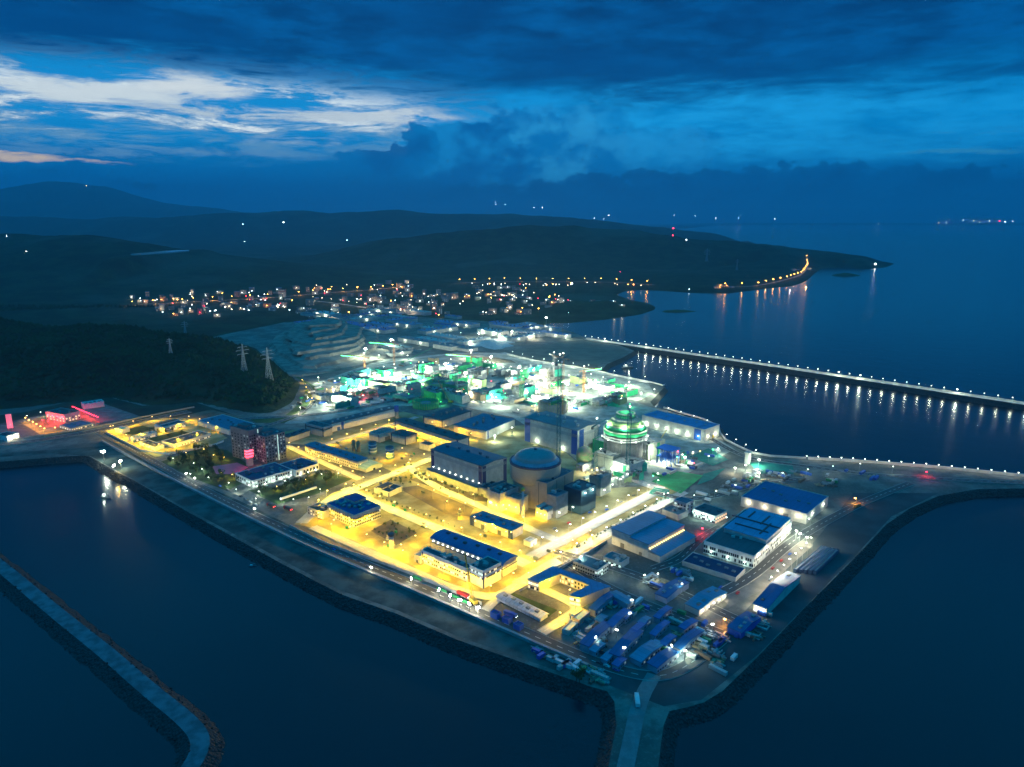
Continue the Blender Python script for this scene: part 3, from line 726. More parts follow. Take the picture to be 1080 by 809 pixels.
# ------------------------------------------------------------------ street lamps
def lamp_parts(t, h, kind_, em, head=1.0, arm=1.6, power=None, lit=True, spot=False):
    link('pole', unit(('pole', h), lambda: MB().tube((0, 0, 0), (0, 0, h), .16, 5, .09).tube((0, 0, h - .3), (arm, 0, h + .1), .08, 4).mesh('pole', steel)), t)
    link('lamp_head', unit(('head', em.name, head, h), lambda: MB().box(arm - head * .4, arm + head * .7, -head * .35, head * .35, h - .1, h + .3 * head).mesh('lamp_head', em)), t)
    if lit: light(kind_, t, (arm, 0, h - (.25 if spot else .8)), power, spot)
def lamp(x, y, z, rz, label, group, h=9, kind_='sodium', em=None, head=1.0, power=None, lit=True, name='street_lamp'):
    t = thing(name, label, {'street_lamp': 'street lamp', 'mast_lamp': 'mast lamp'}.get(name, 'work lamp'), (x, y, z), rz, group)  # far town and coast road rows are ordinary street lamps too
    lamp_parts(t, h, kind_, em or e_sod, head, power=power, lit=lit, spot=group.startswith(('white lamps', 'sodium lamps'))); return t
def lamp_row(px, step, desc, frm, group, side=0.0, h=9, kind_='sodium', em=None, head=1.0, power=None, lit_every=1, terr=False, start=0, turn=0):
    pts = G(px); k = 0
    for x, y, a in along(pts, step, start):
        x2, y2 = x - math.sin(a) * side, y + math.cos(a) * side
        z = gz(x2, y2) if terr else 0.0
        lamp(x2, y2, z, a - math.pi / 2 * (1 if side > 0 else -1) + turn, '%s, %s from the %s' % (desc, ordn(k), frm), group, h, kind_, em, head, power, k % lit_every == 0, 'mast_lamp' if terr else 'street_lamp'); k += 1
def flood(u, v, h, label, kind_='flood', power=None, em=None, head=2.2, z=None):
    x, y = P(u, v, 0); t = thing('floodlight_mast', label, 'floodlight', (x, y, gz(x, y) if z is None else z), random.random() * 6, 'floodlight masts')
    link('mast', unit(('mast', h), lambda: MB().tube((0, 0, 0), (0, 0, h), .45, 5, .2).tube((-2, 0, h), (2, 0, h), .15, 4).mesh('mast', steel)), t)
    link('lamp_panel', unit(('panel', head, h, (em or e_flood).name), lambda: MB().box(-head, head, -.3, .3, h, h + head * .8).mesh('lamp_panel', em or e_flood)), t)
    light(kind_, t, (0, -1.5, h - .5), power); return t

# ------------------------------------------------------------------ cranes
def tower_crane(label, u, vbase, vtop, jib, counter, rz, m=orange, led=None, z=0.0, w=1.4, lamp_=True):
    x, y = P(u, vbase, z); h = hgt_at(x, y, vtop) - z
    t = thing('tower_crane', label, 'crane', (x, y, z), rz, 'tower cranes of the construction site'); mb = MB()
    for sx_, sy_ in ((-w, -w), (w, -w), (w, w), (-w, w)): mb.tube((sx_, sy_, 0), (sx_, sy_, h), .22)
    k = 0; zz = 0
    while zz < h - 4:
        s = 1 if k % 2 else -1
        mb.tube((-w * s, -w, zz), (w * s, -w, zz + 4), .12); mb.tube((w, -w * s, zz), (w, w * s, zz + 4), .12); mb.tube((-w * s, w, zz), (w * s, w, zz + 4), .12); mb.tube((-w, -w * s, zz), (-w, w * s, zz + 4), .12); zz += 4; k += 1
    mb.build('mast', m, t)
    j = MB()
    for yy_, z_ in ((-1, 0), (1, 0), (0, 1.8)): j.tube((0, yy_, h + z_), (jib, yy_ * .6, h + z_ * .6), .18)
    n = int(jib / 4)
    for i_ in range(n):
        xa, xb = i_ * 4, (i_ + 1) * 4; j.tube((xa, -1, h), (xb, 0, h + 1.6), .1); j.tube((xb, 0, h + 1.6), (xb, 1, h), .1); j.tube((xa, 1, h), (xb, -1, h), .1)
    j.build('jib', m, t)
    MB().box(-counter, 0, -1, 1, h - .1, h + .4).tube((0, 0, h), (0, 0, h + 7), .35).tube((0, 0, h + 7), (-counter + 1, 0, h + .5), .1).tube((0, 0, h + 7), (jib * .6, 0, h + 1.6), .1).build('counter_jib', m, t)
    MB().box(-counter, -counter + 3, -1.2, 1.2, h - 2.6, h - .12).build('counterweight', conc_d, t)
    MB().box(1, 3, -2.6, -1.1, h - 2, h).build('cab', whitep, t)
    if led: MB().box(2, jib, -.5, .5, h - .9, h - .4).build('led_strip', led, t)
    if lamp_: MB().cbox(0, 0, h + 7, 1.2, 1.2, 1.2).build('beacon', e_whi, t)
    return t
def pylon(label, u, v, vtop, rz=.8, group='transmission towers on the hills', m=None, k=1.0):
    x, y = P(u, v, 0)
    for _ in range(4):
        z = gz(x, y); x, y = P(u, v, z)
    h = hgt_at(x, y, vtop) - z
    t = thing('transmission_tower', label, 'pylon', (x, y, z - 1), rz, group); b = h * .09; r = max(.25, h * .0045) * k; mb = MB()
    lv = [0, .2, .38, .54, .68, .8, .9, 1.0]; wd = [b, b * .75, b * .55, b * .4, b * .26, b * .2, b * .16, b * .05]
    for (q0, w0), (q1, w1) in zip(zip(lv, wd), zip(lv[1:], wd[1:])):
        c0 = [(-w0, -w0), (w0, -w0), (w0, w0), (-w0, w0)]; c1 = [(-w1, -w1), (w1, -w1), (w1, w1), (-w1, w1)]
        for i_ in range(4):
            j_ = (i_ + 1) % 4; mb.tube((*c0[i_], h * q0), (*c1[i_], h * q1), r)
            mb.tube((*c0[i_], h * q0), (*c1[j_], h * q1), r * .6); mb.tube((*c0[j_], h * q0), (*c1[i_], h * q1), r * .6); mb.tube((*c1[i_], h * q1), (*c1[j_], h * q1), r * .6)
    mb.build('lattice_mast', m or steel, t)
    for q0, w0 in ((.68, .17), (.8, .21), (.9, .15)):
        a = MB(); 
        for s in (-1, 1): a.tube((0, 0, h * q0 + h * .02), (s * h * w0, 0, h * q0), r * .9).tube((0, 0, h * q0 - h * .02), (s * h * w0, 0, h * q0), r * .9).tube((s * h * w0, 0, h * q0), (s * h * w0, 0, h * (q0 - .035)), r * .8)
        a.build('crossarm', m or steel, t)
    return t

# ------------------------------------------------------------------ trees and vehicles
def make_tree_meshes():
    out = []
    for k in range(5):
        rr = random.Random(k); th = rr.uniform(2.0, 3.0); cr = MB()
        cl = [(rr.uniform(-1.5, 1.5), rr.uniform(-1.5, 1.5), th + rr.uniform(.3, 3.6), rr.uniform(.8, 1.5)) for _ in range(8)]
        for _ in range(150):
            c = rr.choice(cl); d = Vector((rr.gauss(0, 1), rr.gauss(0, 1), rr.gauss(0, .8))).normalized() * c[3] * rr.uniform(.6, 1)
            p = Vector(c[:3]) + d; s = rr.uniform(.25, .5)
            u = Vector((rr.gauss(0, 1), rr.gauss(0, 1), rr.gauss(0, 1))).normalized(); w = u.orthogonal().normalized()
            cr.add([p + u * s, p + w * s, p - u * s, p - w * s], [(0, 1, 2, 3)])
        tr = MB().tube((0, 0, 0), (0, 0, th + 1), .22, 6, .12)
        for c in cl[:5]: tr.tube((0, 0, th - .3), c[:3], .09, 4, .04)
        out.append((tr.mesh('trunk', bark), cr.mesh('crown', leaf if k % 2 else leaf2)))
    return out
TREES = make_tree_meshes()
def tree(x, y, z, s, desc):
    k = random.randrange(5); t = thing('tree', '', 'tree', (x, y, z), random.random() * 6.3, 'trees of the plant grounds'); t.scale = (s, s, s * random.uniform(.85, 1.2))
    link('trunk', TREES[k][0], t); link('crown', TREES[k][1], t); scat(t, desc); return t
CARM = {}
def car(x, y, rz, col, desc, lights=False):
    t = thing('parked_car', '', 'car', (x, y, .02), rz, 'cars parked on the site'); key = col.name
    if key not in CARM:
        b = MB().box(-2.2, 2.2, -.9, .9, .35, .95); b.add([(-1.7, -.85, .95), (1.4, -.85, .95), (1.4, .85, .95), (-1.7, .85, .95), (-1.2, -.7, 1.5), (.6, -.7, 1.5), (.6, .7, 1.5), (-1.2, .7, 1.5)], [(4, 5, 6, 7), (0, 1, 5, 4), (1, 2, 6, 5), (2, 3, 7, 6), (3, 0, 4, 7)])
        gl = MB().box(-1.25, .9, -.86, .86, 1.0, 1.35); CARM[key] = (b.mesh('body', col), gl.mesh('window_band', glass))
        if 'wheel' not in CARM:
            wv = MB(); 
            for i_ in range(10): a = i_ * .628; wv.v.append((.34 * math.cos(a), -.1, .34 * math.sin(a)))
            for i_ in range(10): a = i_ * .628; wv.v.append((.34 * math.cos(a), .1, .34 * math.sin(a)))
            wv.f = [(i_, (i_ + 1) % 10, 10 + (i_ + 1) % 10, 10 + i_) for i_ in range(10)] + [tuple(range(10)), tuple(range(19, 9, -1))]
            CARM['wheel'] = wv.mesh('wheel', rubber)
    link('body', CARM[key][0], t); link('window_band', CARM[key][1], t)
    for sx_ in (-1.4, 1.4):
        for sy_ in (-.85, .85): link('wheel', CARM['wheel'], t, (sx_, sy_, .34))
    scat(t, desc); return t
def truck(label, u, v, rz, cab, bed, loc=None, em=None):
    x, y = P(u, v); t = thing('truck', label, 'truck', (x, y, .3), rz, None)
    MB().box(3.2, 5.6, -1.25, 1.25, .7, 3.1).build('cab', cab, t); MB().box(-5, 3, -1.3, 1.3, 1.0, 3.3).build('cargo_body', bed, t)
    MB().box(4.9, 5.66, -1.1, 1.1, 1.9, 2.7).build('windscreen', glass, t); MB().box(-5, 5.2, -.5, .5, .6, 1.0).build('chassis', dsteel, t)
    for sx_ in (-3.8, -2.4, 4.2):
        for sy_ in (-1.1, 1.1): link('wheel', unit('tw', lambda: MB().add([(.5 * math.cos(a), -.18, .5 * math.sin(a)) for a in np.linspace(0, 5.65, 10)] + [(.5 * math.cos(a), .18, .5 * math.sin(a)) for a in np.linspace(0, 5.65, 10)], [(i_, (i_ + 1) % 10, 10 + (i_ + 1) % 10, 10 + i_) for i_ in range(10)] + [tuple(range(10)), tuple(range(19, 9, -1))]).mesh('wheel', rubber)), t, (sx_, sy_, .5))
    for sy_ in (-.9, .9): piece('headlight', e_whi, t, (5.7, sy_, 1.0), (.15, .35, .3))
    if em:
        for sy_ in (-.9, .9): piece('tail_light', em, t, (-5.1, sy_, 1.2), (.2, .5, .4))
    return t
def container(x, y, z, rz, m, desc, L=12.2, Hh=2.6, name='site_container', grp='containers and cabins on the site'):
    key = ('ct', m.name, L, Hh)
    def mk():
        b = MB().box(-L / 2, L / 2, -1.22, 1.22, .1, Hh)
        n = int(L / .9)
        for i_ in range(n):
            xx = -L / 2 + (i_ + .5) * L / n
            b.box(xx - .15, xx + .15, -1.3, -1.22, .2, Hh - .1); b.box(xx - .15, xx + .15, 1.22, 1.3, .2, Hh - .1)
        for sx_ in (-L / 2, L / 2 - .2):
            for sy_ in (-1.34, 1.14): b.box(sx_, sx_ + .2, sy_, sy_ + .2, 0, Hh + .05)
        return b.mesh('site_container', m)
    o = link(name, unit(key, mk), None, (x, y, z), rz); o['category'] = 'container'; o['group'] = grp; scat(o, desc); return o

# ================================================================== the plant
GA = R(-42); GB = R(48)
WN = lambda f, c, r, z, dz, w, h, lit=.5, m=w_warm: ('win', f, c, r, z, dz, w, h, lit, m)
# turbine halls
bldg('turbine_hall', 'large turbine hall with low teal gabled roof and cream walls, left of the domed reactor', 'turbine hall', (454, 474), (508.5, 492), (535, 483), 521, cream, 'gableb' if 0 else 'gable', teal_r,
     IND() + [('band', 24, 3.2, greyclad), ('lamps', 'F', 9, 11, None, 0, e_whi), ('lean', 'F', 7, 9, conc, greyr), ('vents', 5, teal_r), ('door', 'F', .55, 6, 8, dsteel)], land='the left turbine hall')
bldg('turbine_hall', 'turbine hall with grey flat-pitched roof and blue corner panels, behind the domed reactor', 'turbine hall', (556, 440), (609, 454.5), (627.5, 446), 480, cream, 'gable', greyr,
     [('strip', 'F', .06, 9, royal), ('strip', 'F', .95, 9, royal), ('strip', 'S', .2, 9, royal), ('band', 22, 4, greyclad), ('vents', 7, conc_l), ('lamps', 'F', 2, 5, 'cool', 2500, e_whi)], land='the rear turbine hall')
# yellow-lit zone
bldg('warehouse', 'long low pale building with narrow blue roof, alone before the left turbine hall', 'warehouse', (497, 545), (540, 560), (551, 553.5), 569, cream, 'gable', blue_r, IND()[:2] + [('door', 'F', .3, 4, 4.5, conc_d), ('door', 'F', .7, 4, 4.5, conc_d), ('lamps', 'F', 4, 6, None, 0, e_sod)], land='the narrow blue-roofed warehouse')
bldg('kiosk', 'tiny flat-roofed white kiosk beside the narrow blue-roofed warehouse', 'kiosk', (553, 570), (559.5, 573), (565.5, 569), 577.5, white, 'flat', conc_l, [('door', 'S', .5, 1.2, 2.1, dsteel)])
bldg('workshop_hall', 'big hall with curved bright blue roof at the front of the yellow-lit zone', 'hall', (453, 568), (530, 596), (547.5, 588), 609, cream, 'barrel', mat('hall_blue', (.01, .17, .42), rough=.5, stripes=('X', 4, .4), scale=.06), [('lamps', 'F', 14, 8.5, None, 0, e_whi), ('band', 6.4, .8, trim)], land='the curved blue-roofed hall')
bldg('office_wing', 'long low dark-roofed wing along the front of the curved blue-roofed hall', 'office', (444, 581), (493, 601), (500, 597.5), 614, white, 'flat', slate, [WN('F', 22, 2, 2, 3.8, 1.5, 1.4, .35), ('strip', 'F', .03, 1.2, trim), ('plant', 12)])
bldg('office_block', 'white corner block with flat slate roof and two window rows at the hall front', 'office', (495, 597), (509.5, 603.5), (529, 594), 621, white, 'flat', slate, [WN('F', 8, 2, 7.5, 3.4, 1.3, 1.3, .3, w_cool), WN('S', 12, 2, 7.5, 3.4, 1.3, 1.3, .3), ('strip', 'S', .02, 1.5, trim), ('plant', 4)], land='the white corner office block')
bldg('annex', 'low cream annex at the far left foot of the long front wing', 'annex', (437, 585), (443, 588), (449, 585), 595, cream, 'flat', conc_l, [('door', 'F', .5, 2, 2.5, dsteel)])
t_ = bldg('office_building', 'office with deep blue stepped roof at the west side of the yellow zone', 'office', (345, 531.5), (373.5, 544.5), (401, 534), 557, cream, 'flat', mat('navy_roof', (.02, .07, .24), rough=.7),
     [WN('F', 14, 3, 1.4, 3.1, 1.3, 1.5, .25), WN('S', 16, 3, 1.4, 3.1, 1.3, 1.5, .25), ('plant', 26), ('block', .1, .5, .55, 1.0, 3.2, cream, MATS['navy_roof'])], land='the navy-roofed office')
bldg('canteen', 'brown-roofed low building at the west end of the navy-roofed office', 'canteen', (328, 534), (340, 541), (349, 535), 548, cream, 'flat', brownr, [WN('F', 6, 2, 1, 3, 1.4, 1.3, .5), ('plant', 3)])
bldg('pump_building', 'small building with two-step dark roof between the main yellow roads', 'pump building', (396.5, 514.5), (410.5, 519.8), (422.5, 512.8), 524.5, cream, 'flat', slate, [('strip', 'F', .97, 1.2, trim), ('strip', 'S', .95, 1.2, trim), ('block', .1, .45, .1, .9, 1.5, cream, slate), ('door', 'F', .5, 3, 3, dsteel)])
bldg('laboratory', 'long two-storey blue-roofed building with rows of small windows, west of the striped tanks', 'laboratory', (321, 469.5), (377, 487), (388, 483.5), 496, cream, 'gable', mat('blue_grey_roof', (.09, .17, .26), rough=.6, stripes=('X', 4, .4)), [WN('F', 30, 2, 1.2, 3.6, 1.2, 1.5, .15), WN('S', 5, 2, 1.2, 3.6, 1.2, 1.5, .3)], land='the long laboratory')
bldg('bicycle_shelter', 'low shelter with translucent pale arched roof at the end of the long laboratory', 'shelter', (378, 490.5), (386, 495.5), (400, 489), 498.5, conc_l, 'barrel', mat('translucent_sheet', (.30, .45, .45), rough=.3, stripes=('Y', 5, .6)), [('door', 'S', .5, 3, 2.5, glass)])
bldg('switch_house', 'open-sided hut with grey roof above the two striped tanks', 'hut', (392, 455.5), (400, 459), (414, 453), 467, cream, 'flat', greyr, [('door', 'S', .5, 9, 5, conc_d), ('strip', 'F', .95, .8, trim)])
bldg('switch_house', 'small building with dark roof and blue corner posts right of the grey-roofed hut', 'switch house', (413.5, 456.5), (428, 461), (438, 457), 469.5, cream, 'gable', slate, [('strip', 'F', .96, 1.4, trim), ('strip', 'F', .04, 1.4, trim), ('strip', 'S', .95, 1.4, trim)], land='the small switch house')
bldg('cable_building', 'very long cream building with slate roof running up to the left turbine hall', 'plant building', (416.5, 443.5), (483.5, 464.5), (494.5, 461), 475, cream, 'gable', slate, [('strip', 'F', .01, 1.8, trim), ('strip', 'F', .985, 2.5, trim), ('strip', 'S', .95, 1.8, trim), ('vents', 6, slate), ('door', 'F', .2, 4, 4.5, conc_d)], land='the very long cream building')
bldg('warehouse', 'cream warehouse with dark blue roof behind the very long cream building', 'warehouse', (449, 438), (467, 443.5), (495, 433), 451, cream, 'gableb', slate, [('strip', 'F', .97, 1.8, trim), ('strip', 'F', .03, 1.8, trim), ('strip', 'S', .96, 1.8, trim)])
bldg('warehouse', 'wide warehouse with pale blue ribbed roof left of the rear turbine hall', 'warehouse', (480.5, 447.5), (513, 455), (540.5, 442), 463.5, cream, 'gableb', MATS['blue_grey_roof'], [('strip', 'S', .05, 3, trim), ('door', 'S', .4, 4, 4, whitep), ('door', 'F', .5, 5, 5, conc_d)], land='the wide ribbed-roof warehouse')
bldg('store', 'low grey store tucked against the upper corner of the left turbine hall', 'store', (443, 467.5), (452, 470.5), (458, 468), 476, cream, 'flat', slate, [])
bldg('annex', 'grey annex with pipes between the left turbine hall and the domed reactor', 'annex', (503, 512), (515, 517), (527, 511), 526, conc, 'flat', slate, [('plant', 7)])
bldg('auxiliary_building', 'yellow-lit auxiliary block in front of the domed reactor with an open roof pit', 'nuclear auxiliary building', (515, 517), (527, 522), (546, 514), 541, conc_l, 'flat', slate, [('plant', 6), ('door', 'S', .5, 5, 5, conc_d), ('block', 0, .18, 0, .9, 4, conc_l, slate), ('lamps', 'F', 2, 7, 'sodium', 5000, e_sod), ('lamps', 'S', 3, 7, 'sodium', 5000, e_sod)])
bldg('auxiliary_building', 'lower yellow-lit block with grey roof between the auxiliary block and the chimney', 'nuclear auxiliary building', (528, 521.5), (548, 528), (556, 523), 543, conc_l, 'flat', greyr, [('plant', 5), ('lamps', 'F', 3, 7, 'sodium', 5000, e_sod)])
bldg('fuel_building', 'tall beige fuel building with teal blue roof against the right flank of the domed reactor', 'fuel building', (561, 505.5), (577, 511), (603, 496.5), 541, mat('beige_concrete', (.42, .36, .28), var=.15), 'flat', teal_r, [('strip', 'F', .5, .6, conc_d), ('strip', 'S', .35, .8, conc_d), ('strip', 'S', .65, .8, conc_d), ('plant', 3)], land='the beige fuel building')
bldg('fuel_building', 'lower grey step of the fuel building with navy roof and sloping wall', 'fuel building', (577, 521.5), (587, 525), (599, 519.5), 547, conc, 'flat', teal_r, [('plant', 2)])
bldg('electrical_building', 'windowless dark teal block to the right of the beige fuel building', 'electrical building', (598, 512), (613, 519), (625, 511), 543, mat('dark_teal_cladding', (.02, .07, .11), rough=.6), 'flat', slate, [('plant', 7), ('lamps', 'S', 2, 21, 'dim', 3000, e_whi)])
bldg('diesel_building', 'grey ribbed block with many vertical joints right of the domed reactor', 'diesel building', (623, 501), (634, 505), (643, 499.5), 524, mat('ribbed_grey', (.33, .35, .33), stripes=('X', 2.6, .5)), 'flat', greyr, [('plant', 10), ('lamps', 'W', 2, 24, 'sodium', 2500, e_sod)])
bldg('access_building', 'two small yellow-lit gate rooms at the road corner below the fuel building', 'access building', (565, 537), (577, 541), (589, 535), 549, conc_l, 'flat', conc_l, [('block', .0, .35, 0, 1, 2.5, conc_l, conc_l), ('block', .65, 1, 0, 1, 2.5, conc_l, conc_l), ('door', 'S', .5, 4, 4, conc_d), ('lamps', 'F', 3, 5, 'sodium', 4000, e_sod)])
bldg('auxiliary_building', 'pale box-shaped block standing below the green-lit reactor', 'nuclear auxiliary building', (628, 477), (647, 482.5), (653, 478), 497, mat('pale_green_concrete', (.40, .42, .34)), 'flat', conc, [('band', 14, .6, conc_d), ('strip', 'F', .55, .4, conc_d), ('plant', 9)])
bldg('auxiliary_building', 'green-netted block wrapped around the left flank of the green-lit reactor', 'nuclear auxiliary building', (628, 463), (641, 468), (654, 461), 482, netg, 'flat', conc, [('plant', 12)])
bldg('auxiliary_building', 'netted block with scaffold clutter right of the green-lit reactor', 'nuclear auxiliary building', (672, 464), (684, 470), (696, 463), 486, MATS['pale_green_concrete'], 'flat', conc, [('plant', 12), ('strip', 'F', .3, 4, netg), ('strip', 'S', .6, 5, netg)])
bldg('auxiliary_building', 'low concrete block with netting at the front foot of the green-lit reactor', 'nuclear auxiliary building', (648, 486), (664, 492), (678, 485), 504, conc_l, 'flat', conc, [('plant', 12), ('strip', 'F', .7, 4, netg)])
# reactors
def reactor_done(u, vc, zt):
    x, y = P(u, vc, zt); t = thing('reactor_building', 'finished domed reactor building with blue dome cap and cream drum, centre of the plant', 'reactor', (x, y, 0))
    LAND['the domed reactor'] = (x, y); s = 1.0
    MB().lathe([(22.5, 0), (22.5, 24)], 56, close_top=False).build('lower_drum', mat('drum_concrete', (.40, .35, .27), var=.2, stripes=('Z', 4.5, .15)), t, True)
    MB().lathe([(22.5, 23.8), (25.6, 25.6), (25.8, zt - 1), (25.8, zt)], 64, close_top=False).build('upper_drum', mat('drum_cladding', (.50, .47, .38), var=.12, stripes=('Z', 3, .1)), t, True)
    MB().lathe([(26.2, zt - .9), (26.4, zt), (26.4, zt + 1.2), (24.6, zt + 1.5), (24.6, zt + .2)], 64, close_top=False).build('rim', mat('rim_dark', (.06, .08, .14)), t, True)
    MB().lathe([(24.7, zt + 1.0), (21.0, zt + 3.6)], 64, close_top=False).build('shoulder', mat('shoulder_grey', (.26, .32, .40)), t, True)
    MB().lathe([(21.2, zt + 3.5)] + [(21.2 * math.cos(a), zt + 3.5 + 8.5 * math.sin(a)) for a in np.linspace(0, 1.5, 9)], 64).build('dome', mat('dome_grey', (.24, .26, .26), rough=.6, var=.15), t, True)
    MB().lathe([(1.6, zt + 11.5), (1.6, zt + 13.4), (.8, zt + 14)], 12).build('dome_hatch', teal_r, t)
    mb = MB()
    for k in range(48):
        a = k / 48 * 2 * math.pi; mb.tube((25.9 * math.cos(a), 25.9 * math.sin(a), zt + 1.2), (25.9 * math.cos(a), 25.9 * math.sin(a), zt + 2.3), .08)
    mb.lathe([(25.95, zt + 2.2), (25.95, zt + 2.35)], 64, close_top=False); mb.build('railing', steel, t)
reactor_done(564.7, 486.0, 42)
def reactor_green(u, vc, zt):
    x, y = P(u, vc, zt); t = thing('reactor_building', 'unfinished reactor wrapped in bright green netting tiers with floodlit scaffolding', 'reactor', (x, y, 0))
    LAND['the green-lit reactor'] = (x, y)
    MB().lathe([(21, 0), (21, zt - 9)], 48, close_top=False).build('drum_wall', conc, t, True)
    for k, (r0, z0_, r1, z1_, m) in enumerate([(26.2, zt - 9, 26.2, zt - 7.6, conc_l), (25.4, zt - 6, 25.8, zt - 5, conc_l), (25.2, zt - 2.5, 25.8, zt + 1.5, netg), (25.9, zt + 1.5, 25.9, zt + 2.3, mat('pale_plank', (.55, .62, .45))), (24.3, zt + 2.6, 22.2, zt + 7, netg), (22.4, zt + 7, 22.4, zt + 7.8, MATS['pale_plank']), (21, zt + 8, 17.5, zt + 12.5, mat('lime_net', (.42, .62, .22), var=.2)), (17, zt + 12.5, 12.5, zt + 15.5, MATS['pale_plank']), (11.5, zt + 15.5, 11.0, zt + 20, netg), (11.3, zt + 20, 11.3, zt + 20.7, MATS['pale_plank'])]):
        MB().lathe([(r0 - .8, z0_), (r0, z0_), (r1, z1_), (r1 - 2.2, z1_)], 56, close_top=False).build('netting_tier' if m in (netg, MATS['lime_net']) else 'scaffold_deck', m, t, True)
    MB().lathe([(9.5, zt + 19.5), (6, zt + 21.5), (.5, zt + 22)], 32).build('dome_cap', netg, t, True)
    sc_ = MB()
    for k in range(30):
        a = k / 30 * 2 * math.pi; c, s = math.cos(a), math.sin(a)
        sc_.tube((24.5 * c, 24.5 * s, 0 if k % 2 else 8), (24.5 * c, 24.5 * s, zt - 3), .28); sc_.tube((24.5 * c, 24.5 * s, 8), (24.5 * math.cos(a + .21), 24.5 * math.sin(a + .21), zt - 9), .16)
        sc_.tube((16 * c, 16 * s, zt + 12), (11.3 * c, 11.3 * s, zt + 20), .18)
    for z_ in (8, 14, 20, 26): sc_.lathe([(24.4, z_), (24.7, z_ + .35)], 48, close_top=False)
    sc_.build('scaffolding', steel, t)
    for k in range(10):
        a = k / 10 * 2 * math.pi; c, s = math.cos(a), math.sin(a)
        piece('work_lamp', e_whi, t, (27.2 * c, 27.2 * s, zt - 8), (.8, .8, .8)); light('cool', t, (31 * c, 31 * s, zt - 4), 7000)
    for k in range(6):
        a = k / 6 * 2 * math.pi + .3; c, s = math.cos(a), math.sin(a)
        piece('work_lamp', e_whi, t, (19 * c, 19 * s, zt + 9.6), (.7, .7, .7)); light('cool', t, (25 * c, 25 * s, zt + 9), 9000)
    light('cool', t, (0, 0, zt + 30), 14000)
reactor_green(659.5, 453, 40)
def pit(label, u, v, r, h, m, land=None):
    x, y = P(u, v, h); t = thing('reactor_foundation', label, 'foundation', (x, y, 0), 0, 'circular reactor foundations')
    MB().lathe([(r, 0), (r, h), (r - 2.2, h), (r - 2.2, 1.5)], 40, close_top=True).build('ring_wall', m, t, True)
    s = MB()
    for k in range(36):
        a = k / 36 * 2 * math.pi; s.tube((r * math.cos(a), r * math.sin(a), 0), (r * math.cos(a), r * math.sin(a), h + 3), .18)
    s.lathe([(r + .1, h + 2.6), (r + .1, h + 2.9)], 36, close_top=False); s.build('scaffolding', mat('lime_paint', (.35, .55, .12)), t)
    MB().lathe([(r * .4, 1.6), (r * .4, h * .8), (r * .35, h * .8)], 24).build('inner_drum', conc, t, True)
    if land: LAND[land] = (x, y)
pit('round green-netted reactor foundation ring close behind the very long cream building', 449, 423, 20, 9, netg, 'the near foundation ring')
pit('round lime-scaffolded foundation ring further back in the construction zone', 460, 402.5, 20, 14, mat('lime_wall', (.42, .55, .25)), 'the far foundation ring')
pit('round pale foundation ring with pink formwork below the orange crane', 583, 424, 22, 14, mat('pinkish_form', (.50, .36, .28)), 'the pink-formwork ring')
# pinkish dome under assembly
x, y = P(616, 492, 0); t = thing('dome_segment', 'pinkish-green steel dome section being assembled left of the green-lit reactor', 'steel dome', (x, y, 0))
MB().lathe([(8, 0), (8.5, 6), (9.5, 9), (9.5, 16)], 32, close_top=False).build('shell', mat('pink_green_steel', (.38, .30, .16), col2=(.14, .34, .12), scale=.18), t, True)
MB().lathe([(9.5, 16), (9, 19), (7, 22), (3, 24.2), (.3, 24.6)], 32).build('cap', mat('pink_steel', (.46, .28, .22), col2=(.20, .32, .14), scale=.2), t, True)
# chimney
x, y = P(551.5, 545); t = thing('vent_stack', 'slim yellow-lit vent stack in front of the domed reactor', 'chimney', (x, y, 0)); hh = hgt_at(x, y, 515)
MB().lathe([(1.9, 0), (1.9, 5), (1.3, 6), (1.2, hh)], 16).build('stack', conc_l, t, True); MB().lathe([(1.9, hh - 2.5), (2.1, hh - 1), (1.3, hh + .3)], 16).build('stack_head', yellowp, t, True); light('sodium', t, (2.5, -2.5, 10), 5000)
# guard tower
x, y = P(413, 578); t = thing('water_tower', 'pale round tower with dark conical cap beside the planted bed', 'tower', (x, y, 0)); hh = hgt_at(x, y, 565)
MB().lathe([(2.4, 0), (2.1, hh)], 20).build('shaft', conc_l, t, True); MB().lathe([(2.4, hh - .1), (3.4, hh + 1.4), (3.2, hh + 2.2), (1.2, hh + 3)], 20).build('cap', dsteel, t, True)
LAND['the pale round tower'] = (x, y)
# tanks
for nm, u, vt, vb, r, lab in (('a', 393.3, 466, 479.5, 4.7, 'left of two blue-striped storage tanks in the yellow-lit yard'), ('b', 411.3, 471, 484.5, 4.9, 'right of two blue-striped storage tanks in the yellow-lit yard')):
    x, y = P(u, vb - 1.2); hh = hgt_at(x, y, vt); t = thing('storage_tank', lab, 'tank', (x, y, 0), 0, 'striped storage tanks')
    if nm == 'a': LAND['the striped tanks'] = (x, y)
    MB().lathe([(r, 0), (r, hh)], 32).build('shell', mat('tank_slate', (.10, .20, .28)), t, True)
    for k in range(3): MB().lathe([(r + .02, hh * (.18 + .27 * k)), (r + .1, hh * (.18 + .27 * k)), (r + .1, hh * (.29 + .27 * k)), (r + .02, hh * (.29 + .27 * k))], 32, close_top=False).build('stripe', mat('tank_pale', (.62, .68, .66)), t, True)
    MB().lathe([(r + .1, hh - .2), (r * .6, hh + .7), (.4, hh + 1.1)], 32).build('tank_roof', slate, t, True)
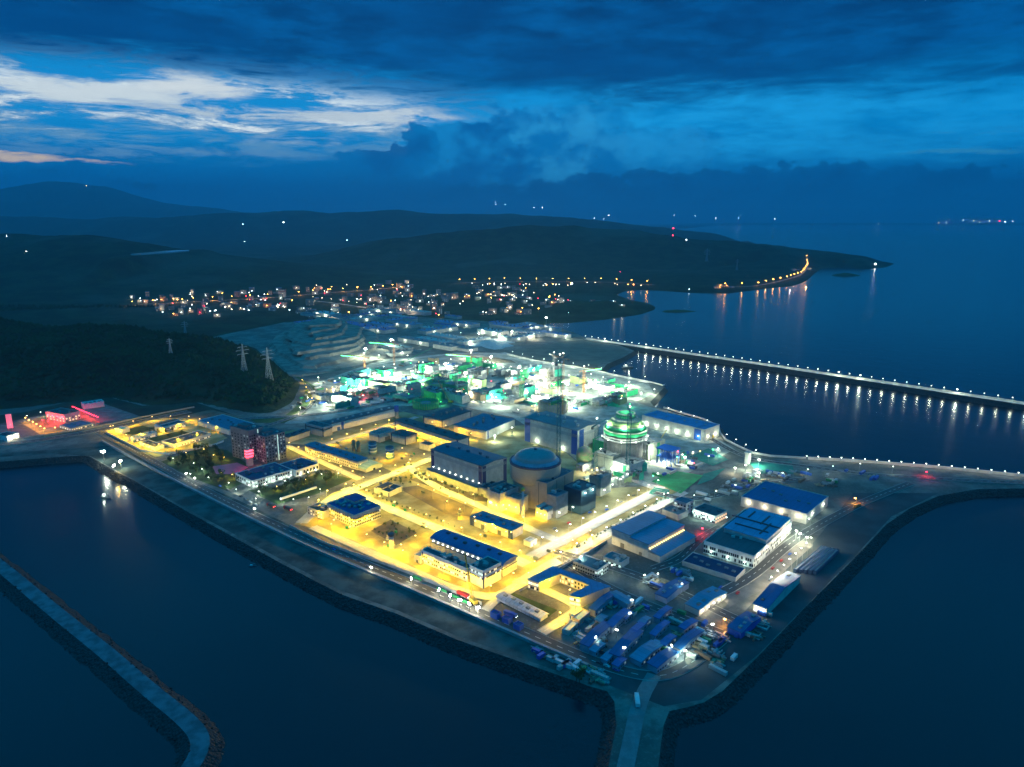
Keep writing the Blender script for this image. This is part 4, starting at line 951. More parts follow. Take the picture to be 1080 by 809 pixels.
for u, lab in ((373.2, 'left of two slim brown silos beside the striped tanks'), (378.2, 'right of two slim brown silos beside the striped tanks')):
    x, y = P(u, 475.5 + (u > 375)); hh = hgt_at(x, y, 464.5 + (u > 375)); t = thing('silo', lab, 'silo', (x, y, 0), 0, 'slim brown silos')
    MB().lathe([(2.1, 0), (2.1, hh)], 20).build('shell', mat('silo_brown', (.30, .22, .12)), t, True); MB().lathe([(2.2, hh), (.4, hh + 1)], 20).build('silo_roof', brownr, t, True)
# north-west gate buildings
bldg('workshop', 'very long white-walled workshop with dark roof on the north edge of the yellow zone', 'workshop', (340, 445.5), (345, 448.5), (418, 430), 457, white, 'gable', slate, [('door', 'S', .15, 5, 5, royal), ('vents', 9, conc_l), ('strip', 'S', .2, 4, royal)], land='the very long white workshop')
bldg('gatehouse', 'grey gatehouse with dark portal frame at the west end of the white workshop', 'gatehouse', (323, 446.5), (341, 451.5), (349, 448.5), 461, greyclad, 'flat', slate, [('strip', 'F', .03, 1.6, dsteel), ('strip', 'F', .97, 1.6, dsteel), ('band', 9, 1.4, dsteel)])
bldg('store', 'low pale store with dark roof left of the grey gatehouse', 'store', (301, 459), (304.5, 461.5), (323.5, 453.5), 467, conc_l, 'gable', slate, [])
x, y = P(418.5, 441); t = thing('blue_sign_tower', 'small royal blue box tower at the right end of the white workshop', 'tower', (x, y, 0), GA); hh = hgt_at(x, y, 428)
MB().box(-2, 2, -2, 2, 0, hh * .55).build('shaft', conc, t); MB().box(-2.3, 2.3, -2.3, 2.3, hh * .55, hh).build('blue_box', royal, t)
# office quarter
tw = dict(wall=mat('tower_wall', (.20, .20, .22)))
for (L, N_, R_, vb, lab, land) in (((243, 450), (262, 455), (277, 450.5), 487, 'left of two dark office towers beside the garden', 'the left office tower'), ((265, 457), (279, 461.5), (300.5, 456), 489, 'right of two dark office towers beside the garden', 'the right office tower')):
    bldg('office_tower', lab, 'office tower', L, N_, R_, vb, tw['wall'], 'flat', slate, [WN('F', 6, 9, 1.2, 3.6, 1.8, 1.7, .2, w_dim), WN('S', 7, 9, 1.2, 3.6, 1.6, 1.7, .35, w_dim), ('strip', 'S', .62, 1.2, emat('stairwell_glow', (.7, 1, .85), .7)), ('block', .3, .7, .2, .6, 3.5, tw['wall'], slate), ('plant', 6)], group='twin office towers', land=land)
bldg('office_building', 'low dark-roofed office with lit stone frames facing the lawn, front block', 'office', (249, 499.5), (266, 508), (307.5, 495.5), 515, white, 'flat', mat('office_roof', (.03, .07, .13)), [WN('S', 16, 2, 1.2, 3.2, 1.5, 2.1, .5, w_cool), WN('F', 8, 2, 1.2, 3.2, 1.5, 2.1, .3, w_cool), ('block', .15, .5, .3, .45, 1.2, conc_l, MATS['office_roof']), ('plant', 12), ('lamps', 'S', 5, 1.0, 'dim', 400, e_whi)], land='the low garden office')
bldg('office_building', 'low office block with a framed opening, right neighbour of the garden office', 'office', (297, 489.5), (312, 497), (333.5, 488.5), 503, white, 'flat', MATS['office_roof'], [WN('S', 7, 1, 1.6, 3, 2.2, 3.2, .2, w_cool), ('plant', 8), ('lamps', 'S', 3, 1.0, 'dim', 400, e_whi)])
# red lit portal by the towers
x, y = P(263.5, 491); t = thing('portal_tower', 'slim portal tower with red glowing bands in front of the twin towers', 'tower', (x, y, 0), GB)
hh = hgt_at(x, y, 474); piece('tower_body', conc, t, (0, 0, 0), (7, 4, hh))
for k in range(3): piece('red_sign_band', emat('red_band', (1, .03, .06), 7), t, (0, -.5, hh - 2.2 - 3.4 * k), (8, 5, 1.6))
light('red', t, (0, -9, hh - 4), 1500); light('red', t, (-10, -16, 6), 3000); light('white', t, (6, -10, 3), 700)
# small entrance lights of the garden
x, y = P(315, 521); t = thing('boundary_wall', 'long pale low wall beside the lawn of the garden office', 'wall', (x, y, 0), GB + .02); piece('wall', white, t, (0, 0, 0), (math.dist(P(297, 526.5), P(334, 513.5)), 1.4, 2.2))
# north-west walled compound
for (L, N_, R_, vb, wm, rm, lab, ex) in [
    ((124, 451.5), (129, 453.5), (134, 451), 457.5, white, conc_l, 'small white box hut at the west corner of the yellow-lit compound', []),
    ((137, 461.5), (140, 463), (164.5, 456), 467, white, conc_l, 'narrow white barrack across the middle of the yellow-lit compound', [WN('S', 14, 1, 1, 3, 1.4, 1.4, .5)]),
    ((166, 448), (173, 451), (193, 444.5), 456.5, white, slate, 'double-roofed white hall at the back of the yellow-lit compound', [WN('S', 12, 2, 1, 3, 1.4, 1.4, .3), ('block', .0, .4, .05, .95, 2, white, slate)]),
    ((150.5, 466), (163.5, 472.5), (171, 469.5), 475.5, white, slate, 'low square white building at the south corner of the yellow-lit compound', [WN('F', 8, 1, 1, 3, 1.2, 1.2, .5)]),
    ((175, 464.5), (183.5, 469), (219, 457), 473, white, slate, 'long white barrack with dark roof on the east side of the yellow-lit compound', [WN('S', 26, 1, 1, 3, 1.2, 1.4, .4)]),
    ((217, 442), (241.5, 454), (262, 446), 459, white, MATS['blue_grey_roof'], 'big shed with blue-grey roof beside the brown gravel platform', [])]:
    bldg('barrack' if 'barrack' in lab else 'compound_building', lab, 'barrack' if 'barrack' in lab else 'building', L, N_, R_, vb, wm, 'flat', rm, ex, land={'yellow-lit compound': 'x'}.get(lab))
LAND['the walled yellow compound'] = P(165, 462)
# red compound
for (L, N_, R_, vb, wm, rm, lab, ex) in [
    ((58, 432.5), (68, 438), (76, 433.5), 446, conc_l, redp, 'red-lit station block with glowing red roof edge', [WN('F', 6, 2, 1.2, 3.4, 1.6, 1.8, .9), WN('S', 5, 2, 1.2, 3.4, 1.6, 1.8, .8), ('lamps', 'F', 4, 8, 'red', 6000, e_red)]),
    ((67, 448), (75, 452.5), (96, 446.5), 455, conc_l, MATS['blue_grey_roof'], 'low blue-grey roofed block in the red-lit compound', [WN('F', 5, 1, 1, 3, 1.4, 1.4, .9, w_cool), WN('S', 10, 1, 1, 3, 1.4, 1.4, .5)]),
    ((84, 425), (88, 427), (110, 424), 432, white, conc_l, 'isolated long grey shed behind the red-lit compound', []),
    ((0, 458), (7, 461), (15, 457), 466, white, slate, 'dark-roofed house with bright front at the far left edge', [WN('S', 4, 2, 1, 3, 1.6, 1.6, .8, w_cool), ('lamps', 'S', 2, 5, 'white', 4000, e_whi)])]:
    bldg('compound_building', lab, 'building', L, N_, R_, vb, wm, 'flat', rm, ex)
LAND['the red-lit compound'] = P(65, 448)
x, y = P(11.5, 454.5); t = thing('billboard', 'upright pink-lit panel on two posts left of the red-lit compound', 'billboard', (x, y, 0), .5); hh = hgt_at(x, y, 437)
piece('panel', e_pink, t, (0, 0, 4), (6.5, .8, hh - 4)); piece('post', steel, t, (-2, 0, 0), (.4, .4, 4)); piece('post', steel, t, (2, 0, 0), (.4, .4, 4)); light('red', t, (0, -5, 8), 2500)
# right side
t_ = bldg('assembly_hall', 'large hall with bright blue two-step roof and a lit canopy row beside the wide road', 'hall', (646, 559.5), (684, 574.5), (721, 554), 589, mat('white_cladding', (.55, .57, .55), stripes=('X', 4, .2)), 'gableb', blue_ry, [('door', 'F', .3, 4, 4.5, conc_d), ('door', 'F', .8, 3, 3, conc_d), ('lean', 'S', 12, 6, conc_l, blue_ry), ('lamps', 'S', 16, 8.6, None, 0, e_sod), ('block', -.01, .5, -.01, 1.01, 2.2, MATS['white_cladding'] if 'white_cladding' in MATS else white, blue_ry), ('ducts', [])], land='the bright blue two-step hall')
bldg('laboratory', 'small cube building with teal roof and pale lit windows by the green field', 'building', (711.5, 527.5), (724, 532), (731, 528), 543, conc_l, 'flat', teal_r, [WN('F', 4, 3, 1, 3.3, 1.8, 1.6, .7, w_cool), WN('S', 2, 3, 1, 3.3, 1.6, 1.6, .1)], land='the teal-roofed cube')
bldg('store', 'low flat grey store between the two-step hall and the teal-roofed cube', 'store', (700, 537), (715, 544), (724, 539), 549, conc, 'flat', greyr, [('plant', 3)])
bldg('office_building', 'two-storey slate-roofed office with orange-lit end windows behind the sawtooth factory', 'office', (731, 537), (754.5, 545.5), (766, 539), 553, conc_l, 'flat', slate, [WN('F', 14, 2, 1, 3.2, 1.4, 1.4, .4, w_cool), WN('S', 6, 2, 1, 3.2, 1.6, 1.5, 1.0, emat('window_orange', (1, .45, .15), 1.6)), ('lamps', 'F', 3, 6.5, 'dim', 2500, e_whi)])
bldg('warehouse', 'huge warehouse with smooth deep blue roof near the right shore', 'warehouse', (780.5, 525), (851, 543), (876.5, 525), 553, cream, 'flat', blue_d, [('lamps', 'F', 4, 7, 'white', 1500, e_whi), ('lamps', 'S', 2, 7, 'cool', 1500, e_whi), ('door', 'F', .7, 5, 5, conc_d)], land='the huge deep blue warehouse')
bldg('factory', 'long factory with light blue stepped roof and rows of framed windows', 'factory', (740.5, 573), (795.5, 587.5), (840, 552), 600, white, 'flat', slate, [WN('F', 24, 2, 1.2, 4.2, 1.4, 2.6, .2, w_dim), WN('S', 24, 2, 1.2, 4.2, 1.5, 2.6, .25, w_dim), ('block', .12, .98, .32, .98, 4.2, conc_l, mat('factory_blue', (.05, .30, .50), rough=.6, stripes=('X', 9, .35), scale=.06)), ('ducts', [(.0, .15, 44, 1.2), (-.2, .3, 1.2, 16), (.12, .25, 1.2, 22), (.28, .05, 1.2, 26), (.05, -.02, 30, 1.2)]), ('plant', 12), ('lamps', 'F', 3, 3.6, 'dim', 700, e_whi), ('lamps', 'S', 5, 9.5, 'white', 1500, e_whi)], land='the light blue factory')
bldg('parking_deck', 'low flat navy deck with pale rim in front of the light blue factory', 'parking deck', (718.5, 593.5), (776, 610.5), (788.5, 601), 614.5, conc_l, 'flat', mat('navy_deck', (.012, .035, .10), rough=.8), [('band', 1.0, .7, conc_l)], land='the flat navy deck')
bldg('shed', 'small gabled shed with lavender end wall and deep blue roof', 'shed', (691, 626), (703, 631), (727, 614.5), 637, mat('lavender_wall', (.52, .50, .62)), 'gableb', blue_d, [], land='the lavender-walled shed')
bldg('shed', 'small blue shed with a brightly lit open side', 'shed', (727, 635), (737.5, 643.5), (761, 623), 650, conc_l, 'gableb', blue_ry, [('lamps', 'S', 5, 3.6, 'white', 900, e_whi), ('door', 'S', .5, 12, 3, conc_d)], land='the lit open blue shed')
bldg('shed', 'long narrow blue shed with a lit gable end along the shore road', 'shed', (794, 637.5), (809, 642), (846, 608), 650, cream, 'gableb', blue_d, [WN('F', 3, 1, 1, 2, 2.2, 1.4, 1, w_cool), ('lamps', 'W', 5, 4, 'white', 3500, e_whi), ('lamps', 'F', 2, 4.5, 'white', 900, e_whi)], land='the long narrow blue shed')
bldg('shed', 'squat deep blue shed nearest to the causeway junction', 'shed', (769, 660), (782, 667.5), (800, 650), 674, bluep, 'gableb', blue_d, [])
for k in range(5):
    bldg('pipe_rack', 'long blue pipe rack, %s from the shore road in the rack yard' % ordn(4 - k), 'pipe rack', (838 + 5.2 * k, 602 + .4 * k - 1.5), (840 + 5.2 * k, 603.5 + .4 * k - 1.5), (868 + 3.8 * k, 578 + .8 * k - 1.5), 605 + .4 * k, mat('rack_slate', (.04, .09, .16)), 'flat', conc, [], group='pipe racks')
bldg('office_building', 'grey two-storey block behind the U-shaped dormitory', 'office', (602.5, 594), (630, 602.5), (644.5, 596), 610.5, conc_l, 'flat', mat('teal_grey_roof', (.08, .17, .20)), [WN('F', 10, 2, 1, 3.2, 1.6, 1.4, .3, w_cool), WN('S', 6, 2, 1, 3.2, 1.6, 1.4, .2, w_cool), ('plant', 5)])
bldg('office_building', 'small grey block right of the U-shaped dormitory, by the service road', 'office', (636, 588), (655, 594.5), (664.5, 589), 600, conc_l, 'flat', MATS['teal_grey_roof'], [WN('F', 7, 1, 1, 3, 1.6, 1.4, .4, w_cool), ('plant', 3)])
# U-shaped building: one thing, three wings
def ushape():
    h = 8; c0 = P(557, 611, h); n0 = P(568, 614.5, h); b0 = P(583, 598, h); b1 = P(643, 619, h); n1 = P(612, 630.5, h); n2 = P(601, 628, h)
    t = thing('dormitory', 'U-shaped two-storey dormitory with light blue roof around a dark court', 'dormitory', (*P(600, 612), 0), 0); ox, oy = t.location[:2]
    ws = [[c0, n0, P(592, 604.5, h), b0], [P(579.5, 600.5, h), P(633, 621.5, h), b1, b0], [n2, n1, P(636, 621, h), P(624, 617, h)]]
    rb = mat('light_blue_roof', (.03, .22, .42), rough=.6, stripes=('X', 5, .4))
    for k, w in enumerate(ws):
        w = [(x - ox, y - oy) for x, y in w]
        MB().prism(w, 0, h - .02 * k).build('wing_wall', conc_l, t); MB().prism(offset(w, .5), h + .05 + .07 * k, h + .5 + .07 * k).build('wing_roof', rb, t)
        A0, A1 = (w[0], w[1]); n = 5 if k != 1 else 16
        L = math.dist(A0, A1); a = math.atan2(A1[1] - A0[1], A1[0] - A0[0])
        for r_ in range(2):
            for i_ in range(n):
                f = (i_ + .5) / n; piece('window', w_warm if (k != 1) ^ (random.random() < .2) else w_cool if random.random() < .5 else glass, t, (A0[0] + (A1[0] - A0[0]) * f + .08 * math.sin(a), A0[1] + (A1[1] - A0[1]) * f - .08 * math.cos(a), 1.2 + 3.4 * r_), (1.5, .3, 1.7), a)
    light('sodium', t, (P(562, 617)[0] - ox, P(562, 617)[1] - oy, 5), 5000); light('sodium', t, (P(607, 634)[0] - ox, P(607, 634)[1] - oy, 5), 4000)
    LAND['the U-shaped dormitory'] = P(600, 612)
ushape()
bldg('pump_house', 'long seaside pump house with pale blue flat roof and a royal blue corner panel', 'pump house', (679, 437.5), (743, 454), (756, 447.5), 466, cream, 'flat', mat('pale_blue_roof', (.10, .24, .46), rough=.6, stripes=('X', 40, .4)), [('strip', 'F', .9, 10, royal), ('lamps', 'F', 6, 6, 'cool', 2600, e_whi), ('lamps', 'S', 2, 6, 'white', 2600, e_whi), ('door', 'S', .6, 5, 5, yellowp)], land='the seaside pump house')
# blue frame building
x, y = P(704, 489); t = thing('steel_frame', 'open royal blue steel frame with a flat top beside the green-lit reactor', 'steel frame', (x, y, 0), GA); hh = hgt_at(x, y, 473)
mb = MB()
for ix in range(4):
    for iy in range(3): mb.box(-10 + ix * 6.5, -9.3 + ix * 6.5, -8 + iy * 8, -7.3 + iy * 8, 0, hh)
mb.build('columns', royal, t); MB().box(-11, 11, -9, 9.5, hh, hh + 1).box(-11, 11, -9, 9.5, hh * .5, hh * .5 + .5).build('decks', royal, t)
light('white', t, (0, 0, hh * .3), 12000); light('white', t, (0, -10, 3), 6000); piece('work_lamp', e_whi, t, (0, -9, 4), (2, .6, 1))
x, y = P(678, 497); t = thing('wrapped_tank', 'small tank wrapped in green netting at the foot of the green-lit reactor', 'tank', (x, y, 0)); MB().lathe([(4.5, 0), (4.8, 9), (3, 11), (.3, 11.5)], 20).build('shell', nett, t, True); MB().lathe([(5, 0), (5, 1.2)], 20).build('base_ring', conc, t)
x, y = P(788, 489); t = thing('intake_tower', 'pale square tower at the bend of the northern seawall', 'tower', (x, y, 0), GA); hh = hgt_at(x, y, 478); piece('shaft', conc_l, t, (0, 0, 0), (5, 5, hh)); piece('tower_top', conc_l, t, (0, 0, hh), (6.5, 6.5, 1.4)); light('cool', t, (5, -5, 6), 4000)
# prefab dormitories (blue roofs)
DORM = [((622, 641), (628, 644), (649, 626), 'at the upper end of the dormitory village, beside the U-shaped building'), ((644, 626), (662, 637.5), (668, 633), 'crosswise under the service road, top of the dormitory village'), ((640, 658), (646, 661.5), (664, 644), 'in the middle of the dormitory village under the crosswise hut'),
        ((612, 678), (621, 682), (645, 658.5), 'on the west side of the dormitory village'), ((643, 688.5), (653, 692.5), (678, 666), 'long hut in the middle of the dormitory village'), ((664, 693), (676, 698.5), (699, 681), 'south of the village centre'),
        ((683, 699), (693, 704.5), (716, 688), 'at the southern tip of the dormitory village'), ((711, 681), (718, 685), (739, 666), 'on the eastern edge of the dormitory village'), ((696, 678), (702, 681), (713, 671), 'short pale hut near the eastern edge'),
        ((673, 656), (678, 658.5), (686, 652), 'short pale hut north of the village centre'), ((716, 661), (722, 664), (736, 655), 'beside the service road above the eastern hut'), ((700, 693), (706, 696), (712, 690), 'tiny hut beside the southern tip'), ((646, 700), (652, 703), (660, 695), 'tiny hut by the south-west road'), ((628, 653), (634, 656), (640, 650), 'tiny pale hut in the village yard'),
        ((654, 677), (660, 679.5), (683, 656), 'narrow hut between the two long middle huts'), ((676, 690), (682, 692.5), (697, 677), 'narrow hut above the southern hut'), ((655, 651), (660, 653), (668, 646), 'stub hut under the crosswise hut'), ((622, 685), (628, 688), (638, 679), 'stub hut at the western road edge'),
        ((686, 668), (691, 670.5), (706, 656), 'narrow hut in the eastern yard'), ((722, 676), (727, 678.5), (742, 665), 'outermost hut toward the shore road'), ((690, 650), (695, 652.5), (708, 641), 'narrow hut by the service road'), ((634, 694), (640, 697), (650, 688), 'stub hut nearest to the seafront road')]
for k, (L, N_, R_, lab) in enumerate(DORM):
    bldg('prefab_dormitory', 'blue-roofed prefab dormitory ' + lab, 'dormitory', L, N_, R_, N_[1] + (7 if k < 8 and k != 5 else 5.5), mat('prefab_wall', (.28, .33, .42)), 'gableb' if math.dist(P(*L), P(*N_)) < math.dist(P(*N_), P(*R_)) else 'gable', blue_d if k in (0, 3, 4, 6, 7) else (blue_ry if k % 2 else mat('mid_blue_roof', (.015, .12, .36), rough=.55, stripes=('Y', 4, .5))),
         [WN('S', 9 if k < 8 else 4, 1, 1.3, 3, 1.2, 1.1, .2, w_dim)], group='blue-roofed prefab dormitories')
LAND['the dormitory village'] = P(668, 672)
bldg('store', 'low white-roofed cabin row along the yellow road west of the dormitory village', 'cabin', (593, 664), (600, 667), (609, 657), 670, conc_l, 'flat', conc_l, [])
bldg('store', 'pinkish cabin pair near the yellow side road', 'cabin', (604, 652), (611, 655.5), (622, 646), 660, mat('pinkish_wall', (.45, .34, .30)), 'flat', conc_l, [])
bldg('store', 'long white tent store beside the grass strip near the seafront', 'tent', (548, 629), (551, 631.5), (572, 640), 637, white, 'gable', mat('white_canvas', (.62, .62, .70)), []) if 0 else None
x, y = P(550, 641.5); t = thing('greenhouse', 'long white striped tent beside the grass strip near the seafront', 'tent', (x, y, 0), math.atan2(P(568, 650)[1] - P(532, 632)[1], P(568, 650)[0] - P(532, 632)[0])); house(t, 44, 8, 2.8, mat('striped_canvas', (.62, .62, .70), stripes=('X', 4, .6)), 'barrel', MATS['striped_canvas'], [])
x, y = P(552, 666); 
for k, (u, v) in enumerate([(548, 662), (536, 655), (524, 650)]):
    bldg('site_cabin', 'blue site cabin, %s from the south end of the seafront service road' % ordn(k), 'cabin', (u - 7, v - 3), (u, v), (u + 5, v - 3), v + 4.5, bluep, 'flat', blue_d, [], group='seafront cabins')

# ================================================================== breakwaters and seawalls
def breakwater(label, pts, top, z1, slope, wall_side=None, road_m=conc, groove=False):
    t = thing('breakwater', label, 'breakwater', (0, 0, 0)); n = len(pts)
    def rail(off, z):
        r = ribbon(pts, abs(off) * 2, z).v; return r[:n] if off > 0 else r[n:]
    h = top / 2; s = MB(); rr = random.Random(3)
    dense = smooth(pts, 1) if n < 40 else pts
    for sg in (1, -1):
        a = rail(sg * h, z1); b = rail(sg * (h + slope), SEA - 2)
        b = [(p[0] + rr.uniform(-1.2, 1.2), p[1] + rr.uniform(-1.2, 1.2), p[2]) for p in b]
        k = len(s.v); s.add(list(a) + list(b), [(i_, i_ + 1, n + i_ + 1, n + i_) for i_ in range(n - 1)])
    for e in (0, n - 1):
        q_ = [rail(h + slope, SEA - 2)[e], rail(h, z1)[e], rail(-h, z1)[e], rail(-h - slope, SEA - 2)[e]]; s.add(q_, [(0, 1, 2, 3)])
    s.build('rock_slope', RM, t); ribbon(pts, top, z1 + .01).build('roadway', road_m, t)
    if wall_side:
        w = MB(); a = rail(wall_side * (h - .5), z1); b = rail(wall_side * (h - 1.6), z1)
        for (p, q), (p2, q2) in zip(zip(a, a[1:]), zip(b, b[1:])):
            w.add([p, q, q2, p2] + [(v[0], v[1], z1 + 2.2) for v in (p, q, q2, p2)], [(0, 1, 5, 4), (3, 2, 6, 7), (4, 5, 6, 7), (0, 3, 7, 4), (1, 2, 6, 5)])
        w.build('crest_wall', conc_l, t)
    else:
        # loose boulders along both edges
        b_ = MB()
        for x, y, a in along(pts, 3.2):
            for sg in (1, -1):
                d = (h + rr.uniform(-.4, slope * .8)) * sg; z = z1 - (abs(d) - h) / slope * (z1 - SEA + 2) if abs(d) > h else z1
                sz = rr.uniform(.5, 1.3); b_.cbox(x - math.sin(a) * d, y + math.cos(a) * d, z - .3, sz, sz * .8, sz, rr.random() * 3)
        kind(b_.build('armour_rocks', RM, t), 'stuff')
    return t
BW1 = smooth([P(u, v, 1.5) for u, v in [(617, 357.5), (700, 369.5), (800, 384), (940, 405), (1080, 426), (1350, 466.5)]], 2)
breakwater('long straight breakwater with a row of bright lamps across the open sea', BW1, 13, 1.5, 9, 1)
LAND['the long lamp-lit breakwater'] = BW1[8][:2]
BW2 = smooth([P(u, v, -1.0) for u, v in [(-220, 470), (-60, 551), (0, 596), (60, 647), (110, 686), (160, 730), (196, 758), (213, 778), (208, 800), (185, 828), (140, 880)]], 3)
breakwater('dark unlit rubble breakwater curving in the bottom left corner of the sea', BW2, 10, -1.0, 10, None, mat('rubble_track', (.15, .18, .20), rough=1, scale=.12, var=.5))
# low parapet wall on the seafront and on the north shore
def wall_line(name, label, px, hgt, th, m, cap=None, cat='wall'):
    t = thing(name, label, cat, (0, 0, 0)); pts = smooth(G(px), 1); n = len(pts); r0 = ribbon(pts, th, .0).v; w = MB()
    a, b = r0[:n], r0[n:]
    for k in range(n - 1):
        q_ = [a[k], a[k + 1], b[k + 1], b[k]]; w.add([(p[0], p[1], .0) for p in q_] + [(p[0], p[1], hgt) for p in q_], [(0, 1, 5, 4), (3, 2, 6, 7), (4, 5, 6, 7), (0, 3, 7, 4), (1, 2, 6, 5)])
    w.build('wall', m, t)
    if cap:
        c = MB(); r0 = ribbon(pts, th + .5, hgt + .01).v; a, b = r0[:n], r0[n:]
        c.add(a + b, [(k, n + k, n + k + 1, k + 1) for k in range(n - 1)]); c.build('coping', cap, t)
    return t
wall_line('seawall', 'dark parapet wall between the mud strip and the seafront service road', [(108, 466), (140, 484), (200, 516), (300, 566), (360, 593), (450, 630), (560, 678), (620, 704)], 2.4, 1.6, conc, conc)
wall_line('boundary_wall', 'pale perimeter wall around the seaward edge of the yellow-lit zone', [(306, 556), (345, 576), (420, 600), (508, 638)], 2.6, .5, conc_l)
wall_line('boundary_wall', 'perimeter fence wall along the wide road right of the curved blue-roofed hall', [(548, 624), (600, 596), (640, 572)], 2.4, .4, conc_l)
wall_line('seawall', 'lamp-lit concrete wave wall along the northern shore on the right', [(852, 484.5), (900, 487), (980, 493), (1040, 499), (1080, 503), (1200, 511)], 3.2, 1.6, conc_l)
wall_line('seawall', 'pale wave wall of the quay behind the construction zone', [(535, 374), (570, 382), (620, 389), (650, 396.5), (687, 403.5), (699, 407)], 2.2, 1.2, conc_l)
wall_line('seawall', 'pale seawall beyond the seaside pump house', [(700, 430.5), (757, 447), (761, 462), (777, 471), (800, 481), (850, 484)], 2.4, 1.2, conc_l)
wall_line('boundary_wall', 'yellow-lit perimeter wall around the north-west compound', [(112, 457), (162, 482.5), (222, 471.5), (236, 466)], 2.4, .5, white)
wall_line('boundary_wall', 'low wall along the north side of the dark coastal road', [(0, 466), (44, 460.5), (104, 450.5), (160, 438.5), (205, 430)], 2.2, .6, conc)

def rpt_(poly, seed):
    rr = random.Random(seed * 7 + 1); xs = [p[0] for p in poly]; ys = [p[1] for p in poly]
    while True:
        x, y = rr.uniform(min(xs), max(xs)), rr.uniform(min(ys), max(ys))
        if inpoly(x, y, poly): return x, y
# ================================================================== lamp rows
SL = 'sodium lamps of the yellow zone'
YE = 15500
lamp_row([(335, 551), (420, 590), (510, 629)], 24, 'sodium lamp on the seaward perimeter road', 'west end', SL, 0, power=YE)
lamp_row([(520, 630), (548, 614), (600, 584), (640, 561)], 26, 'sodium lamp on the road past the curved hall', 'seaward end', SL, 4, power=YE)
lamp_row([(338, 536), (345, 527), (400, 506), (455, 484)], 24, 'lamp on the bright cross road south of the laboratory', 'west end', SL, 3, kind_='warm', power=YE)
lamp_row([(372, 520), (400, 533), (470, 561), (520, 580), (556, 596)], 23, 'lamp on the main yellow avenue', 'west end', SL, 3.5, kind_='warm', power=YE)
lamp_row([(430, 496), (455, 512), (520, 540), (560, 560)], 25, 'lamp on the road in front of the left turbine hall', 'west end', SL, 3, kind_='warm', power=YE)
lamp_row([(306, 474), (340, 490), (378, 507)], 24, 'sodium lamp on the lane before the long laboratory', 'north end', SL, 1, power=12000)
lamp_row([(350, 470), (385, 458), (412, 449)], 26, 'lamp on the lane behind the long laboratory', 'west end', SL, 1, power=13000)
lamp_row([(425, 480), (395, 492)], 26, 'lamp in the striped tank yard', 'north end', SL, 1, power=14000)
lamp_row([(417, 457), (450, 468), (486, 483)], 24, 'lamp in front of the very long cream building', 'west end', SL, 0, power=13000)
lamp_row([(455, 452), (478, 458), (500, 466)], 26, 'lamp behind the very long cream building', 'west end', SL, 0, power=11000)
lamp_row([(350, 573 - 10), (380, 560), (404, 548)], 20, 'sodium lamp beside the navy-roofed office', 'seaward end', SL, 0, power=9000)
lamp_row([(425, 585), (444, 573), (456, 562)], 20, 'sodium lamp west of the curved blue-roofed hall', 'seaward end', SL, 0, power=9000)
lamp_row([(556, 616), (580, 625), (613, 641), (596, 653), (575, 665)], 20, 'sodium lamp on the loop road beside the greenhouse tent', 'north end', SL, 0, power=12000)
lamp_row([(470, 538), (492, 552), (545, 575)], 24, 'sodium lamp beside the narrow blue-roofed warehouse', 'west end', SL, 0, power=9000)
lamp_row([(440, 520), (462, 528), (490, 540)], 24, 'sodium lamp on the gravel strip below the left turbine hall', 'west end', SL, 0, power=9000)
WL = 'white lamps of the wide road'
lamp_row([(575, 578), (612, 560), (650, 540), (700, 514)], 19, 'white lamp on the wide road below the beige fuel building', 'south end', WL, 5, kind_='white', em=e_whi, power=9000)
lamp_row([(590, 592), (650, 559), (712, 523)], 22, 'white lamp on the outer side of the wide road', 'south end', WL, -3, kind_='white', em=e_whi, power=8000)
lamp_row([(590, 550), (612, 541), (640, 524), (662, 508)], 19, 'pale green lamp at the dark inner kerb', 'wide road south end', WL, 2, kind_='cool', em=e_whi, power=2600, head=1.3)
lamp_row([(700, 530), (740, 532), (790, 516)], 30, 'small cool lamp on the dark road by the teal-roofed cube', 'west end', WL, 3, kind_='dim', em=e_whi)
lamp_row([(812, 622), (830, 604), (846, 588), (855, 578)], 13, 'slender white lamp in the yard beside the factory', 'south end', WL, -2, kind_='white', em=e_whi, power=7000, h=11)
lamp_row([(766, 556), (850, 560), (872, 545)], 40, 'cool lamp between the deep blue warehouse and the factory', 'west end', WL, 0, kind_='cool', em=e_whi, power=5000)
CL = 'sodium lamps of the north-west compound'
lamp_row([(116, 455), (160, 479), (218, 468)], 19, 'sodium lamp along the south wall of the yellow-lit compound', 'west corner', CL, 3, h=7, power=9000)
lamp_row([(120, 454), (165, 443.5), (205, 444), (234, 457)], 27, 'sodium lamp along the north wall of the yellow-lit compound', 'west corner', CL, -2, h=7, power=9000)
lamp_row([(150, 463), (200, 450)], 27, 'sodium lamp on the inner lane of the yellow-lit compound', 'west end', CL, 0, h=7, power=8000)
lamp_row([(168, 474), (212, 461)], 27, 'sodium lamp between the barracks of the yellow-lit compound', 'west end', CL, -2, h=7, power=7000)
RL = 'lamps of the red-lit compound'
lamp_row([(76, 434), (104, 446)], 6.5, 'red lamp in the row behind the red-lit compound', 'north end', RL, 0, h=7, kind_='red', em=e_red, head=1.4, power=2200)
lamp_row([(26, 446), (47, 458), (70, 455)], 16, 'orange lamp on the forecourt of the red-lit compound', 'west end', RL, 0, h=7, kind_='orange', em=e_orange, power=5000)
lamp_row([(44, 448), (58, 450), (66, 446)], 12, 'red lamp on the forecourt of the red-lit compound', 'west end', RL, 0, h=6, kind_='red', em=e_red, power=4000)
lamp_row([(30, 443.5), (55, 437)], 20, 'pale lamp behind the forecourt of the red-lit compound', 'west end', RL, 0, h=7, kind_='white', em=e_whi, power=2500)
BL = 'lamps of the long breakwater'
pts_ = BW1; k = 0
